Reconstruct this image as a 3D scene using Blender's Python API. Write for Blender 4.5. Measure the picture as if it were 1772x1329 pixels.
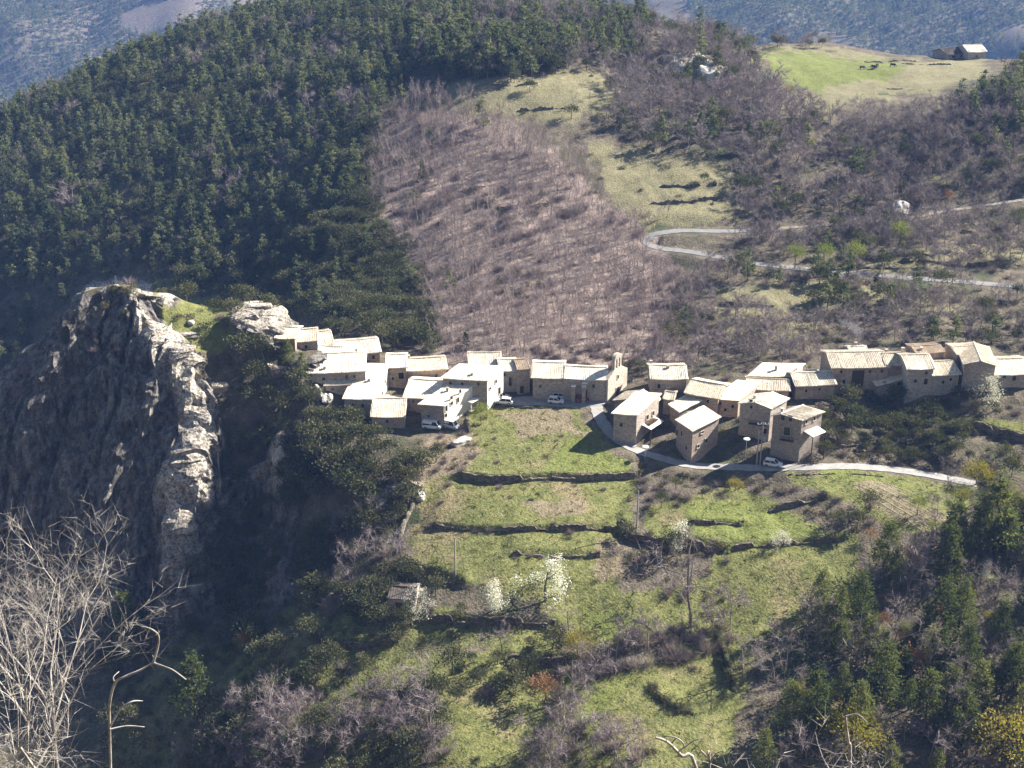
import bpy, math, random
import numpy as np
from mathutils import Vector

random.seed(7)
rng = np.random.default_rng(7)
R = math.radians
scene = bpy.context.scene
for o in list(bpy.data.objects):
    bpy.data.objects.remove(o)
col = scene.collection

# ------------------------------------------------------------------ camera, sky, sun, exposure
PW, PH, FPX, PITCH, CH = 1772.0, 1329.0, 2434.0, R(24.0), 142.0
cam_d = bpy.data.cameras.new('camera')
cam_d.sensor_width = 36.0
cam_d.lens = 36.0 * FPX / PW
cam_d.clip_start = 0.5
cam_d.clip_end = 6000
cam = bpy.data.objects.new('camera', cam_d)
cam.location = (0, 0, CH)
cam.rotation_euler = (math.pi / 2 - PITCH, 0, 0)
col.objects.link(cam)
scene.camera = cam

SUN_AZ, SUN_EL = R(66), R(35)          # azimuth measured from +Y towards +X
SUN = Vector((math.cos(SUN_EL) * math.sin(SUN_AZ), math.cos(SUN_EL) * math.cos(SUN_AZ), math.sin(SUN_EL)))
world = bpy.data.worlds.new('World')
scene.world = world
world.use_nodes = True
wn = world.node_tree
sky = wn.nodes.new('ShaderNodeTexSky')
sky.sky_type = 'NISHITA'
sky.sun_disc = False
sky.sun_elevation = SUN_EL
sky.sun_rotation = SUN_AZ
sky.air_density = 1.0
sky.dust_density = 0.4
wn.links.new(sky.outputs['Color'], wn.nodes['Background'].inputs['Color'])
wn.nodes['Background'].inputs['Strength'].default_value = 0.05
sl = bpy.data.lights.new('sun', 'SUN')
sl.energy = 5.0
sl.angle = R(0.5)
sl.color = (1.0, 0.955, 0.88)
sun = bpy.data.objects.new('sun', sl)
sun.rotation_euler = (-SUN).to_track_quat('-Z', 'Y').to_euler()
sun.location = (200, 200, 400)
col.objects.link(sun)
vs = scene.view_settings
vs.view_transform = 'Standard'
vs.look = 'None'
vs.exposure = 1.85
vs.gamma = 1.0
vs.use_curve_mapping = False
cy = scene.cycles
cy.max_bounces = 4
cy.diffuse_bounces = 2
cy.glossy_bounces = 1
cy.transmission_bounces = 2
cy.transparent_max_bounces = 4
cy.volume_bounces = 0
cy.caustics_reflective = False
cy.caustics_refractive = False
cy.use_denoising = True
cy.use_adaptive_sampling = True
cy.adaptive_threshold = 0.02

# ------------------------------------------------------------------ photograph pixel <-> world
ct, st = math.cos(PITCH), math.sin(PITCH)
def pray(px, py):
    u = (np.asarray(px, float) - PW / 2) / FPX
    v = (np.asarray(py, float) - PH / 2) / FPX
    return u, ct - v * st, -st - v * ct
def at_y(px, py, Y):
    dx, dy, dz = pray(px, py)
    t = Y / dy
    return np.array([dx * t, Y, CH + dz * t])
def at_z(px, py, z):
    dx, dy, dz = pray(px, py)
    t = (z - CH) / dz
    return np.array([dx * t, dy * t, z])
def project(x, y, z):
    d = y * ct - (z - CH) * st
    d = np.where(d < 1.0, 1.0, d)
    return PW / 2 + FPX * x / d, PH / 2 - FPX * (y * st + (z - CH) * ct) / d, d

# ------------------------------------------------------------------ lattice noise
def _hash(i, j, k, s):
    n = (i * 374761393 + j * 668265263 + k * 1274126177 + s * 974634599) & 0xFFFFFFFF
    n = ((n ^ (n >> 13)) * 1274126177) & 0xFFFFFFFF
    n = ((n ^ (n >> 16)) * 2246822519) & 0xFFFFFFFF
    return ((n ^ (n >> 15)) & 0xFFFFFF) / float(0xFFFFFF)
def vnoise(x, y, z=None, s=0):
    x = np.asarray(x, float); y = np.asarray(y, float)
    z = np.zeros_like(x) if z is None else np.asarray(z, float)
    i = np.floor(x).astype(np.int64); j = np.floor(y).astype(np.int64); k = np.floor(z).astype(np.int64)
    a = x - i; b = y - j; c = z - k
    a = a * a * (3 - 2 * a); b = b * b * (3 - 2 * b); c = c * c * (3 - 2 * c)
    out = 0
    for dk in (0, 1):
        wk = c if dk else 1 - c
        for dj in (0, 1):
            wj = b if dj else 1 - b
            for di in (0, 1):
                wi = a if di else 1 - a
                out = out + wi * wj * wk * _hash(i + di, j + dj, k + dk, s)
    return out * 2 - 1
def fbm(x, y, z=None, octv=4, s=0):
    o = 0; a = 1.0; t = 0
    for q in range(octv):
        f = 2.03 ** q
        o = o + a * vnoise(x * f, y * f, None if z is None else z * f, s + q * 17)
        t += a; a *= 0.5
    return o / t
def in_poly(px, py, poly):
    px = np.asarray(px, float); py = np.asarray(py, float)
    r = np.zeros(px.shape, bool)
    n = len(poly)
    for i in range(n):
        x0, y0 = poly[i]; x1, y1 = poly[(i + 1) % n]
        c = ((y0 > py) != (y1 > py))
        with np.errstate(divide='ignore', invalid='ignore'):
            xi = (x1 - x0) * (py - y0) / ((y1 - y0) if y1 != y0 else 1e-9) + x0
        r ^= c & (px < xi)
    return r

# ------------------------------------------------------------------ terrain: control points (photo x, photo y, distance)
CP = [
 # left wooded hill
 (-250,410,515),(-120,295,558),(0,236,566),(120,156,582),(240,96,600),(330,60,615),(420,36,630),(540,10,645),
 (-120,500,455),(-50,420,480),(100,330,500),(100,500,445),(60,620,428),(0,700,412),(200,300,500),(200,420,455),(300,150,560),(300,300,488),
 (300,500,420),(400,300,480),(400,480,418),(450,430,432),(550,420,408),(550,220,486),(430,130,560),(560,80,570),(650,300,440),(650,150,500),
 (700,78,532),(620,30,580),(760,50,545),
 # slope behind the village
 (700,500,385),(700,590,348),(620,560,355),(560,540,368),(900,500,375),(1100,500,379),(900,400,405),(900,300,437),(900,200,466),(1050,300,436),
 (850,150,478),(900,100,505),(900,48,535),(900,30,550),(1040,42,548),(1000,150,480),(900,610,334),(1100,600,339),(1020,400,406),
 (1100,130,510),(1200,100,528),(1200,58,552),(1120,40,555),(1250,76,552),(1200,200,474),(1150,290,440),(1200,340,425),
 # plateau meadow and right slopes
 (1310,95,575),(1420,152,512),(1550,105,570),(1700,103,576),(1330,80,598),(1420,74,608),(1600,140,525),(1772,100,558),(1900,95,560),
 (1430,200,480),(1650,200,470),(1760,190,470),(1400,300,440),(1650,300,441),(1800,300,440),(1300,250,455),
 (1120,415,400),(1160,405,405),(1240,401,407),(1400,390,412),(1570,375,420),(1650,365,424),(1760,347,429),(1900,330,436),
 (1180,430,395),(1300,455,384),(1480,473,378),(1620,484,374),(1760,495,370),(1900,505,366),
 (1300,530,358),(1500,540,356),(1700,560,349),(1300,620,329),(1500,595,336),(1900,600,335),(1200,560,352),
 # village
 (970,690,310),(870,690,310),(1060,700,307),(800,700,306),(740,735,299),(720,668,316),(640,650,320),(620,600,336),
 (520,606,312),(560,650,311),(540,680,303),(1150,690,307),(1090,760,292),(1200,800,285),(1300,760,291),(1380,783,287),
 (1337,806,283),(1230,700,304),(1330,660,312),(1420,690,305),(1600,688,306),(1720,672,309),(1800,670,309),(1500,675,309),(1450,720,300),
 (1550,735,302),(1480,730,302),(1620,735,301),(1550,790,288),(1690,735,297),(1772,740,297),(1660,790,287),(1900,760,293),
 # field below the village
 (820,720,303),(1000,710,304),(830,815,280),(1000,815,280),(1090,815,281),(740,840,277),(900,850,273),(1080,850,274),(730,910,266),(900,900,264),
 (1060,900,265),(900,960,254),(1060,960,255),(760,960,256),(900,1040,244),(1060,1060,242),(800,1010,248),(1000,1100,237),
 (1200,830,279),(1290,850,275),(1400,820,279),(1200,900,265),(1300,900,265),(1450,930,261),(1280,940,258),(1400,1000,250),(1240,1060,243),
 (1500,850,273),(1620,910,262),(1690,840,277),(1500,970,253),(1700,960,255),(1600,1050,244),(1772,1000,252),(1900,900,266),
 (1300,1150,230),(1200,1200,223),(1000,1200,222),(850,1200,222),(1100,1329,203),(800,1329,204),(1300,1329,204),
 (1450,1200,223),(1700,1150,231),(1500,1329,205),(1772,1329,205),(1950,1200,226),
 # lower left
 (700,1040,247),(650,980,257),(600,1100,241),(700,1120,236),(500,1100,246),(600,1220,224),(450,1250,226),(700,1329,206),(500,1329,212),(300,1329,230),
 (300,1200,246),(100,1329,238),(-200,1300,245),
 # wooded bowl in shade between cliff and village
 (680,780,288),(700,860,274),(650,740,297),(600,740,298),(620,850,278),(560,800,286),(560,900,277),(500,780,295),(500,900,283),(450,800,298),(420,700,302),
 (430,950,284),(400,1050,276),(480,1000,275),(540,1000,267),(480,690,303),(470,600,313),(440,560,318),
 # rock spur: crest, lit arete, cliff face
 (200,487,313),(250,505,313),(150,500,314),(310,520,319),(400,545,320),(280,580,311),(350,600,311),(400,640,308),(310,602,306),(360,660,306),
 (330,700,300),(340,640,303),(320,820,291),(315,930,284),(360,780,297),(370,860,291),
 (110,540,313),(60,620,306),(0,722,299),(-80,830,295),
 (200,560,306.5),(210,650,301),(220,760,294.5),(230,860,288.5),(240,960,283.5),(250,1060,279),(120,640,303),(100,760,296),(90,900,289.5),(80,1040,284),
 (0,860,291),(0,1040,284.5),(-80,1040,286),(300,700,299),(290,820,291),(280,930,285),(290,1080,276),(360,1000,276),
]
WP = [  # world points: ravine, camera side of the valley, back of the hills, far ranges
 (-150,375,-78),(-115,365,-60),(-190,390,-82),(-95,350,-25),(-240,330,-70),(-210,300,-75),(-260,260,-75),(-300,420,-70),(-170,330,-62),(-140,335,-40),
 (-60,350,-6),(-75,340,6),
 (-200,200,-52),(-120,195,-62),(-60,185,-52),(0,180,-46),(60,180,-44),(130,180,-40),(220,190,-32),
 (-200,120,10),(-80,110,8),(0,105,5),(90,105,8),(200,120,12),(-120,60,72),(0,55,72),(100,55,72),(-50,36,96),(0,30,106),(40,36,96),(-17,45,101.0),(-24,43,101),(-8,42,103),(5,42,103.5),(13,42,103.5),(-17,54,86),(8,54,86),(-40,50,88),
 (-100,15,130),(0,-2,139),(100,15,130),(0,-60,172),(-200,0,150),(200,0,150),(-300,60,90),(300,60,90),(300,180,-5),(260,280,8),(300,380,20),(330,480,40),(420,560,50),
 (-400,560,-40),(-420,400,-70),(-500,200,-30),(500,200,30),(500,400,40),
 (-330,700,-60),(-200,720,-40),(-80,740,-20),(40,680,0),(-450,760,-95),(-300,820,-110),(0,780,-70),
 (160,680,-20),(260,690,-25),(360,700,-20),(200,800,-100),(400,820,-100),(600,700,-30),
 (-700,900,-110),(-350,930,-112),(-150,950,-112),(100,940,-110),(350,940,-105),(700,900,-60),
 (-700,600,-60),(-800,300,-20),(800,300,60),(800,600,60),(-900,-60,120),(900,-60,120),
]
FAR = [(0,190,1868),(150,120,1961),(0,60,2044),(0,0,2127),(300,40,2072),(400,0,2155),(-200,100,2016),(200,0,2146),(-300,-40,2201),
       (760,25,2072),(900,10,2127),(1300,55,1988),(1450,70,1964),(1250,30,2044),(1500,0,2127),(1772,80,1942),(1772,0,2118),(1100,-10,2155),(2000,60,1988),(2000,-10,2127),(650,0,2136)]
pts = [at_y(*c) for c in CP] + [np.array(w, float) for w in WP] + [at_y(*c) for c in FAR]
for X in (-1300, -650, 0, 650, 1300):
    pts.append(np.array([X, 2450, -40.0])); pts.append(np.array([X, 2700, 60.0])); pts.append(np.array([X, 1300, -300.0])); pts.append(np.array([X, 1600, -360.0]))
P = np.array(pts)
def build_rbf(P):
    n = len(P); A = np.zeros((n + 3, n + 3))
    d = np.hypot(P[:, None, 0] - P[None, :, 0], P[:, None, 1] - P[None, :, 1])
    A[:n, :n] = -d + np.eye(n) * 0.25
    A[:n, n] = 1; A[:n, n + 1] = P[:, 0] / 300; A[:n, n + 2] = P[:, 1] / 300
    A[n:, :n] = A[:n, n:].T
    b = np.zeros(n + 3); b[:n] = P[:, 2]
    return np.linalg.solve(A, b)
W = build_rbf(P)
def rbf(x, y):
    out = np.empty(x.size); xf = x.ravel(); yf = y.ravel()
    for a in range(0, x.size, 20000):
        xs_, ys_ = xf[a:a + 20000], yf[a:a + 20000]
        d = np.sqrt((xs_[:, None] - P[None, :, 0]) ** 2 + (ys_[:, None] - P[None, :, 1]) ** 2)
        out[a:a + 20000] = -d @ W[:-3] + W[-3] + W[-2] * xs_ / 300 + W[-1] * ys_ / 300
    return out.reshape(x.shape)
def seg(*parts):
    o = []
    for a, b, s in parts:
        o.append(np.arange(a, b - 1e-6, s))
    return np.concatenate(o + [np.array([parts[-1][1]])])
GX = seg((-1300, -264, 16), (-264, -152, 4), (-152, -47, 0.5), (-47, 142, 0.7), (142, 262, 4), (262, 1302, 16))
GY = seg((-60, 180, 8), (180, 260, 0.7), (260, 318, 0.4), (318, 346, 0.6), (346, 442, 1.5), (442, 642, 4), (642, 2706, 18))
MX, MY = np.meshgrid(GX, GY)
# the smooth base is evaluated on a coarser grid and resampled
cx = seg((-1310, -270, 20), (-270, 270, 2.0), (270, 1310, 20)); cyy = seg((-64, 176, 8), (176, 346, 1.0), (346, 646, 3), (646, 2710, 16))
QX, QY = np.meshgrid(cx, cyy)
QZ = rbf(QX, QY)
def bil(gx, gy, Z, x, y):
    x = np.clip(np.asarray(x, float), gx[0], gx[-1] - 1e-6); y = np.clip(np.asarray(y, float), gy[0], gy[-1] - 1e-6)
    i = np.clip(np.searchsorted(gx, x, 'right') - 1, 0, len(gx) - 2); j = np.clip(np.searchsorted(gy, y, 'right') - 1, 0, len(gy) - 2)
    a = (x - gx[i]) / (gx[i + 1] - gx[i]); b = (y - gy[j]) / (gy[j + 1] - gy[j])
    return (Z[j, i] * (1 - a) * (1 - b) + Z[j, i + 1] * a * (1 - b) + Z[j + 1, i] * (1 - a) * b + Z[j + 1, i + 1] * a * b)
MZ = bil(cx, cyy, QZ, MX, MY)
def raycast(px, py, Z=None, y0=150.0, y1=2650.0):
    Z = MZ if Z is None else Z
    dx, dy, dz = pray(px, py)
    Y = np.concatenate([np.arange(y0, 360, 0.25), np.arange(360, y1, 1.0)])
    t = Y / dy
    zr = CH + dz * t
    zt = bil(GX, GY, Z, dx * t, Y)
    hit = np.nonzero(zt >= zr)[0]
    k = hit[0] if len(hit) else len(Y) - 1
    if k > 0 and len(hit):
        f0 = zr[k - 1] - zt[k - 1]; f1 = zr[k] - zt[k]
        a = f0 / (f0 - f1 + 1e-9)
        Yh = Y[k - 1] + a * (Y[k] - Y[k - 1])
    else:
        Yh = Y[k]
    p = at_y(px, py, Yh)
    return p
def ground(x, y):
    return bil(GX, GY, MZ, x, y)

# noise relief (kept low in the built-up middle)
pxg, pyg, _ = project(MX, MY, MZ)
rough = np.clip((np.hypot(MX, MY - 305) - 20) / 120, 0.12, 1.0) * np.clip((MY - 60) / 60, 0.1, 1)
MZ = MZ + fbm(MX / 38, MY / 38, octv=4, s=3) * 3.0 * rough + fbm(MX / 7, MY / 7, octv=3, s=9) * 0.55 * np.clip(rough * 1.4, 0, 1)
far_m = np.clip((MY - 1500) / 200, 0, 1)
MZ = MZ + fbm(MX / 120, MY / 120, octv=4, s=5) * 34 * far_m

# rock crests: fins of rock standing out of the spur
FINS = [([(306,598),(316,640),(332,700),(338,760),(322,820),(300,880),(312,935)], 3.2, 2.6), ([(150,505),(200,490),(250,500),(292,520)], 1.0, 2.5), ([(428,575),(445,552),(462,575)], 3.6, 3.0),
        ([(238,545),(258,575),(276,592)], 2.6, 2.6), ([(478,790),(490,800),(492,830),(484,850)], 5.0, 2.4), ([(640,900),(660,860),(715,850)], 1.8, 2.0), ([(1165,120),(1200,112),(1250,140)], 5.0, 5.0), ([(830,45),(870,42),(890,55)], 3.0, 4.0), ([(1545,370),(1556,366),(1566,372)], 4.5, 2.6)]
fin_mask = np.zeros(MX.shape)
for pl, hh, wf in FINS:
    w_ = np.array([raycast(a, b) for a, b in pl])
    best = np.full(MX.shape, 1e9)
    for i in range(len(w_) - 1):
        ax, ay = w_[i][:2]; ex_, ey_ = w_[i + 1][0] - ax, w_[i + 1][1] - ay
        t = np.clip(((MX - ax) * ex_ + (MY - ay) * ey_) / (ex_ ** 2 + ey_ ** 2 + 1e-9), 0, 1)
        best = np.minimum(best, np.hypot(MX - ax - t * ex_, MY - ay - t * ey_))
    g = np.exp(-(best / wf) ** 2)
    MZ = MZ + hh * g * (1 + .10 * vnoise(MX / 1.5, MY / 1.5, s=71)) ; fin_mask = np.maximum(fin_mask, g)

# ------------------------------------------------------------------ terraces: a step in the ground along each wall line
def polyline_sd(x, y, pl):
    """distance along the normal (positive on the uphill side, away from the camera) and the fade at the ends"""
    best = np.full(x.shape, 1e9); sgn = np.zeros(x.shape); endf = np.zeros(x.shape)
    n = len(pl)
    for i in range(n - 1):
        ax, ay = pl[i][:2]; bx, by = pl[i + 1][:2]
        ex, ey = bx - ax, by - ay; L2 = ex * ex + ey * ey
        t = ((x - ax) * ex + (y - ay) * ey) / L2
        tc = np.clip(t, 0, 1)
        dx = x - (ax + tc * ex); dy = y - (ay + tc * ey)
        d = np.hypot(dx, dy)
        s = np.where(ex * (y - ay) - ey * (x - ax) >= 0, 1.0, -1.0)
        out = np.zeros(x.shape)
        if i == 0: out = np.where(t < 0, -t * math.sqrt(L2), out)
        if i == n - 2: out = np.where(t > 1, np.maximum(out, (t - 1) * math.sqrt(L2)), out)
        m = d < best
        best = np.where(m, d, best); sgn = np.where(m, s, sgn); endf = np.where(m, out, endf)
    return best * sgn, endf
TERR = [  # (photo polyline left to right, step height, name)
 ([(800,824),(850,831),(900,829),(950,825),(1010,828),(1098,823)], 2.0, 'field'),
 ([(748,912),(800,916),(870,918),(960,917),(1062,912)], 1.3, 'field'),
 ([(890,957),(960,961),(1038,958)], 1.5, 'field'),
 ([(1196,906),(1240,907),(1284,909)], 1.2, 'field'),
 ([(1272,947),(1340,941),(1400,937),(1462,931)], 1.3, 'field'),
 ([(1076,905),(1092,930),(1130,938),(1180,940),(1250,948)], 2.2, 'field'),
 ([(1420,772),(1480,770),(1540,766)], 2.0, 'garden'),
 ([(1330,884),(1380,872),(1430,860)], 1.6, 'garden'),
 ([(690,980),(740,992),(800,1012)], 2.0, 'low'),
 ([(740,1072),(800,1076),(880,1078),(960,1082)], 2.2, 'low'),
 ([(500,1040),(560,1034),(620,1050),(660,1060)], 1.7, 'low'),
 ([(440,1160),(500,1190),(560,1200)], 2.0, 'low'),
 ([(560,1110),(620,1120),(680,1112)], 1.5, 'low'),
 ([(640,1200),(700,1200),(740,1212)], 1.5, 'low'),
 ([(880,1140),(940,1146),(1000,1140)], 1.8, 'low'),
 ([(1480,775),(1580,770),(1640,800)], 1.2, 'garden'),
 ([(1650,742),(1700,740),(1772,760)], 2.2, 'garden'),
 ([(1130,322),(1180,324),(1240,320)], 1.2, 'hill'),
 ([(1130,352),(1190,350),(1250,342)], 1.2, 'hill'),
 ([(900,190),(950,188),(1010,186)], 1.0, 'hill'),
 ([(820,150),(880,150),(930,146)], 1.0, 'hill'),
 ([(1400,470),(1500,462),(1600,462)], 1.2, 'hill'),
 ([(1560,452),(1650,455),(1772,458)], 2.0, 'hill'),
 ([(1240,525),(1290,528),(1340,530)], 1.2, 'hill'),
 ([(1500,448),(1600,446),(1700,438)], 1.6, 'hill'),
 ([(1560,110),(1600,112),(1650,113)], 0.8, 'hill'),
 ([(1520,154),(1560,154),(1580,155)], 0.9, 'hill'),
 ([(1490,107),(1540,107),(1590,107)], 0.9, 'hill'),
]
terr_world = []
for pl, h, nm in TERR:
    wpts = [raycast(a, b) for a, b in pl]
    dense = []
    for i in range(len(wpts) - 1):
        for q in range(6):
            t = q / 6
            dense.append(wpts[i] * (1 - t) + wpts[i + 1] * t)
    dense.append(wpts[-1])
    terr_world.append((np.array(dense), h, nm))
for dense, h, nm in terr_world:
    x0, x1 = dense[:, 0].min() - 14, dense[:, 0].max() + 14
    y0, y1 = dense[:, 1].min() - 14, dense[:, 1].max() + 14
    I = np.nonzero((GX > x0) & (GX < x1))[0]; J = np.nonzero((GY > y0) & (GY < y1))[0]
    if not len(I) or not len(J): continue
    sl_ = (slice(J[0], J[-1] + 1), slice(I[0], I[-1] + 1))
    sd, ef = polyline_sd(MX[sl_], MY[sl_], dense[:: 3])
    fade = np.clip(1 - ef / 2.5, 0, 1)
    up = np.clip((sd + 0.1) / 0.6, 0, 1)
    wgt = np.where(sd > 0, np.exp(-np.maximum(sd, 0) / 7), np.exp(np.minimum(sd, 0) / 5))
    MZ[sl_] += fade * h * .85 * (up * 0.55 - (1 - up) * 0.45) * wgt

# ------------------------------------------------------------------ roads: photo polylines, levelled into the ground
def smooth_line(w, n=8):
    w = [np.array(p, float) for p in w]
    out = []
    for i in range(len(w) - 1):
        p0 = w[max(i - 1, 0)]; p1 = w[i]; p2 = w[i + 1]; p3 = w[min(i + 2, len(w) - 1)]
        for q in range(n):
            t = q / n
            out.append(0.5 * ((2 * p1) + (p2 - p0) * t + (2 * p0 - 5 * p1 + 4 * p2 - p3) * t * t + (3 * p1 - p0 - 3 * p2 + p3) * t ** 3))
    out.append(w[-1])
    return np.array(out)
ROADS = {
 'mountain_road': ([(1900,506),(1772,497),(1650,486),(1560,480),(1480,473),(1380,464),(1300,455),(1240,444),(1190,435),(1150,431),(1127,425),(1119,416),(1128,407),(1150,402),(1185,399),(1240,400),(1310,399)], 3.4),
 'hill_track': ([(1310,399),(1400,391),(1480,385),(1570,377),(1650,364),(1760,347),(1900,330)], 2.2),
 'village_street': ([(1025,688),(1032,704),(1038,722),(1060,752),(1100,778),(1150,794),(1200,806),(1260,808),(1330,810),(1400,808),(1470,807),(1540,812),(1610,822),(1690,838)], 2.9),
}
road_lines = {}
for nm, (pl, wd) in ROADS.items():
    w = smooth_line([raycast(a, b) for a, b in pl], 8)
    for _ in range(10):
        z = w[:, 2].copy(); z[1:-1] = (z[:-2] + z[1:-1] * 2 + z[2:]) / 4; w[:, 2] = z
    road_lines[nm] = (w, wd)
def level_to(line, wd, soft):
    x0, x1 = line[:, 0].min() - 12, line[:, 0].max() + 12; y0, y1 = line[:, 1].min() - 12, line[:, 1].max() + 12
    I = np.nonzero((GX > x0) & (GX < x1))[0]; J = np.nonzero((GY > y0) & (GY < y1))[0]
    s = (slice(J[0], J[-1] + 1), slice(I[0], I[-1] + 1))
    x = MX[s]; y = MY[s]
    best = np.full(x.shape, 1e9); zz = np.zeros(x.shape)
    for i in range(len(line) - 1):
        ax, ay, az = line[i]; bx, by, bz = line[i + 1]
        ex, ey = bx - ax, by - ay
        t = np.clip(((x - ax) * ex + (y - ay) * ey) / (ex * ex + ey * ey + 1e-9), 0, 1)
        d = np.hypot(x - ax - t * ex, y - ay - t * ey)
        m = d < best
        best = np.where(m, d, best); zz = np.where(m, az + t * (bz - az), zz)
    wgt = 1 - np.clip((best - wd / 2 - 0.9) / soft, 0, 1)
    wgt = wgt * wgt * (3 - 2 * wgt)
    MZ[s] = MZ[s] * (1 - wgt) + (zz - 0.06) * wgt
for nm, (w, wd) in road_lines.items():
    level_to(w, wd, 5.0 if nm != 'village_street' else 3.0)
# square in front of the church
SQUARE = [(868,704),(878,690),(900,684),(960,682),(1052,684),(1056,697),(1030,703),(1000,705),(940,703)]
sqw = np.array([raycast(a, b) for a, b in SQUARE]); SQZ = float(np.median(sqw[:, 2]))
m_sq = in_poly(MX, MY, [(p[0] + (p[0] - sqw[:, 0].mean()) * .08, p[1] + (p[1] - sqw[:, 1].mean()) * .25) for p in sqw])
MZ = np.where(m_sq, SQZ - 0.06, MZ)

# ------------------------------------------------------------------ small helpers
def new_mesh(name, verts, faces, mats=(), midx=None, smooth=False):
    me = bpy.data.meshes.new(name)
    me.from_pydata([tuple(map(float, v)) for v in verts], [], [tuple(map(int, f)) for f in faces])
    for m in mats: me.materials.append(m)
    if midx is not None: me.polygons.foreach_set('material_index', np.asarray(midx, np.int32))
    if smooth: me.polygons.foreach_set('use_smooth', np.ones(len(me.polygons), bool))
    me.update()
    return me
def tri_mesh(name, V, T, mats=(), midx=None, smooth=None):
    V = np.asarray(V, np.float32); T = np.asarray(T, np.int32)
    me = bpy.data.meshes.new(name)
    me.vertices.add(len(V)); me.vertices.foreach_set('co', V.ravel())
    k = T.shape[1]
    me.loops.add(T.size); me.loops.foreach_set('vertex_index', T.ravel())
    me.polygons.add(len(T)); me.polygons.foreach_set('loop_start', np.arange(0, T.size, k, dtype=np.int32))
    me.polygons.foreach_set('loop_total', np.full(len(T), k, np.int32))
    for m in mats: me.materials.append(m)
    if midx is not None: me.polygons.foreach_set('material_index', np.asarray(midx, np.int32))
    if smooth is not None: me.polygons.foreach_set('use_smooth', np.full(len(T), smooth, bool))
    me.update(calc_edges=True)
    return me
def link(name, me, parent=None, loc=None):
    o = bpy.data.objects.new(name, me)
    col.objects.link(o)
    if parent is not None: o.parent = parent
    if loc is not None: o.location = loc
    return o
def tag(o, label=None, cat=None, group=None, kind=None):
    if label: o['label'] = label
    if cat: o['category'] = cat
    if group: o['group'] = group
    if kind: o['kind'] = kind
    return o
def empty(name, loc, label=None, cat=None, group=None, rz=0.0):
    o = bpy.data.objects.new(name, None)
    o.location = tuple(map(float, loc)); o.rotation_euler = (0, 0, rz)
    o.empty_display_size = 0.5
    col.objects.link(o)
    return tag(o, label, cat, group)
class MB:
    """collects polygons of one part"""
    def __init__(s): s.v = []; s.f = []; s.m = []
    def poly(s, pts, m=0):
        k = len(s.v); s.v += [tuple(p) for p in pts]; s.f.append(tuple(range(k, k + len(pts)))); s.m.append(m)
    def box(s, c, sx, sy, sz, rz=0.0, m=0):
        ca, sa = math.cos(rz), math.sin(rz); k = len(s.v)
        for dz in (-sz / 2, sz / 2):
            for dx, dy in ((-sx / 2, -sy / 2), (sx / 2, -sy / 2), (sx / 2, sy / 2), (-sx / 2, sy / 2)):
                s.v.append((c[0] + dx * ca - dy * sa, c[1] + dx * sa + dy * ca, c[2] + dz))
        for f in ((3, 2, 1, 0), (4, 5, 6, 7), (0, 1, 5, 4), (1, 2, 6, 5), (2, 3, 7, 6), (3, 0, 4, 7)):
            s.f.append(tuple(k + q for q in f)); s.m.append(m)
    def tube(s, a, b, ra, rb, n=6, m=0, cap=True):
        a = Vector(a); b = Vector(b); d = (b - a)
        if d.length < 1e-6: return
        d.normalize(); u = d.orthogonal().normalized(); w = d.cross(u); k = len(s.v)
        for p, r in ((a, ra), (b, rb)):
            for q in range(n):
                t = 2 * math.pi * q / n
                s.v.append(tuple(p + u * (math.cos(t) * r) + w * (math.sin(t) * r)))
        for q in range(n):
            s.f.append((k + q, k + (q + 1) % n, k + n + (q + 1) % n, k + n + q)); s.m.append(m)
        if cap:
            s.f.append(tuple(k + q for q in reversed(range(n)))); s.f.append(tuple(k + n + q for q in range(n))); s.m += [m, m]
    def build(s, name, mats, parent=None, origin=(0, 0, 0), smooth=False):
        o = origin
        vv = [(a - o[0], b - o[1], c - o[2]) for a, b, c in s.v]
        me = new_mesh(name, vv, s.f, mats, s.m, smooth)
        return link(name, me, parent)

# ------------------------------------------------------------------ materials
def mat(name):
    m = bpy.data.materials.new(name); m.use_nodes = True
    nt = m.node_tree
    return m, nt, nt.nodes['Principled BSDF']
def N(nt, t, **kw):
    n = nt.nodes.new(t)
    for k, v in kw.items():
        if k in n.inputs: n.inputs[k].default_value = v
        else: setattr(n, k, v)
    return n
def ramp(nt, stops, fac=None):
    r = nt.nodes.new('ShaderNodeValToRGB')
    e = r.color_ramp.elements
    e[0].position, e[0].color = stops[0][0], (*stops[0][1], 1)
    e[1].position, e[1].color = stops[-1][0], (*stops[-1][1], 1)
    for p, c in stops[1:-1]:
        q = e.new(p); q.color = (*c, 1)
    if fac is not None: nt.links.new(fac, r.inputs['Fac'])
    return r
def mixc(nt, a, b, fac, blend='MIX'):
    n = nt.nodes.new('ShaderNodeMix'); n.data_type = 'RGBA'; n.blend_type = blend
    for sock, v in ((n.inputs[0], fac), (n.inputs[6], a), (n.inputs[7], b)):
        if isinstance(v, (int, float)): sock.default_value = v
        elif isinstance(v, tuple): sock.default_value = (*v, 1)
        else: nt.links.new(v, sock)
    return n.outputs[2]
def coords(nt, scale=1.0):
    t = nt.nodes.new('ShaderNodeTexCoord'); return t.outputs['Object']
def noise(nt, vec, scale, detail=4, rough=0.6):
    n = N(nt, 'ShaderNodeTexNoise', Scale=scale, Detail=detail, Roughness=rough)
    nt.links.new(vec, n.inputs['Vector']); return n.outputs['Fac']
def bump(nt, b, h, strength=0.4, dist=0.3):
    n = N(nt, 'ShaderNodeBump', Strength=strength, Distance=dist)
    nt.links.new(h, n.inputs['Height']); nt.links.new(n.outputs['Normal'], b.inputs['Normal'])
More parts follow.
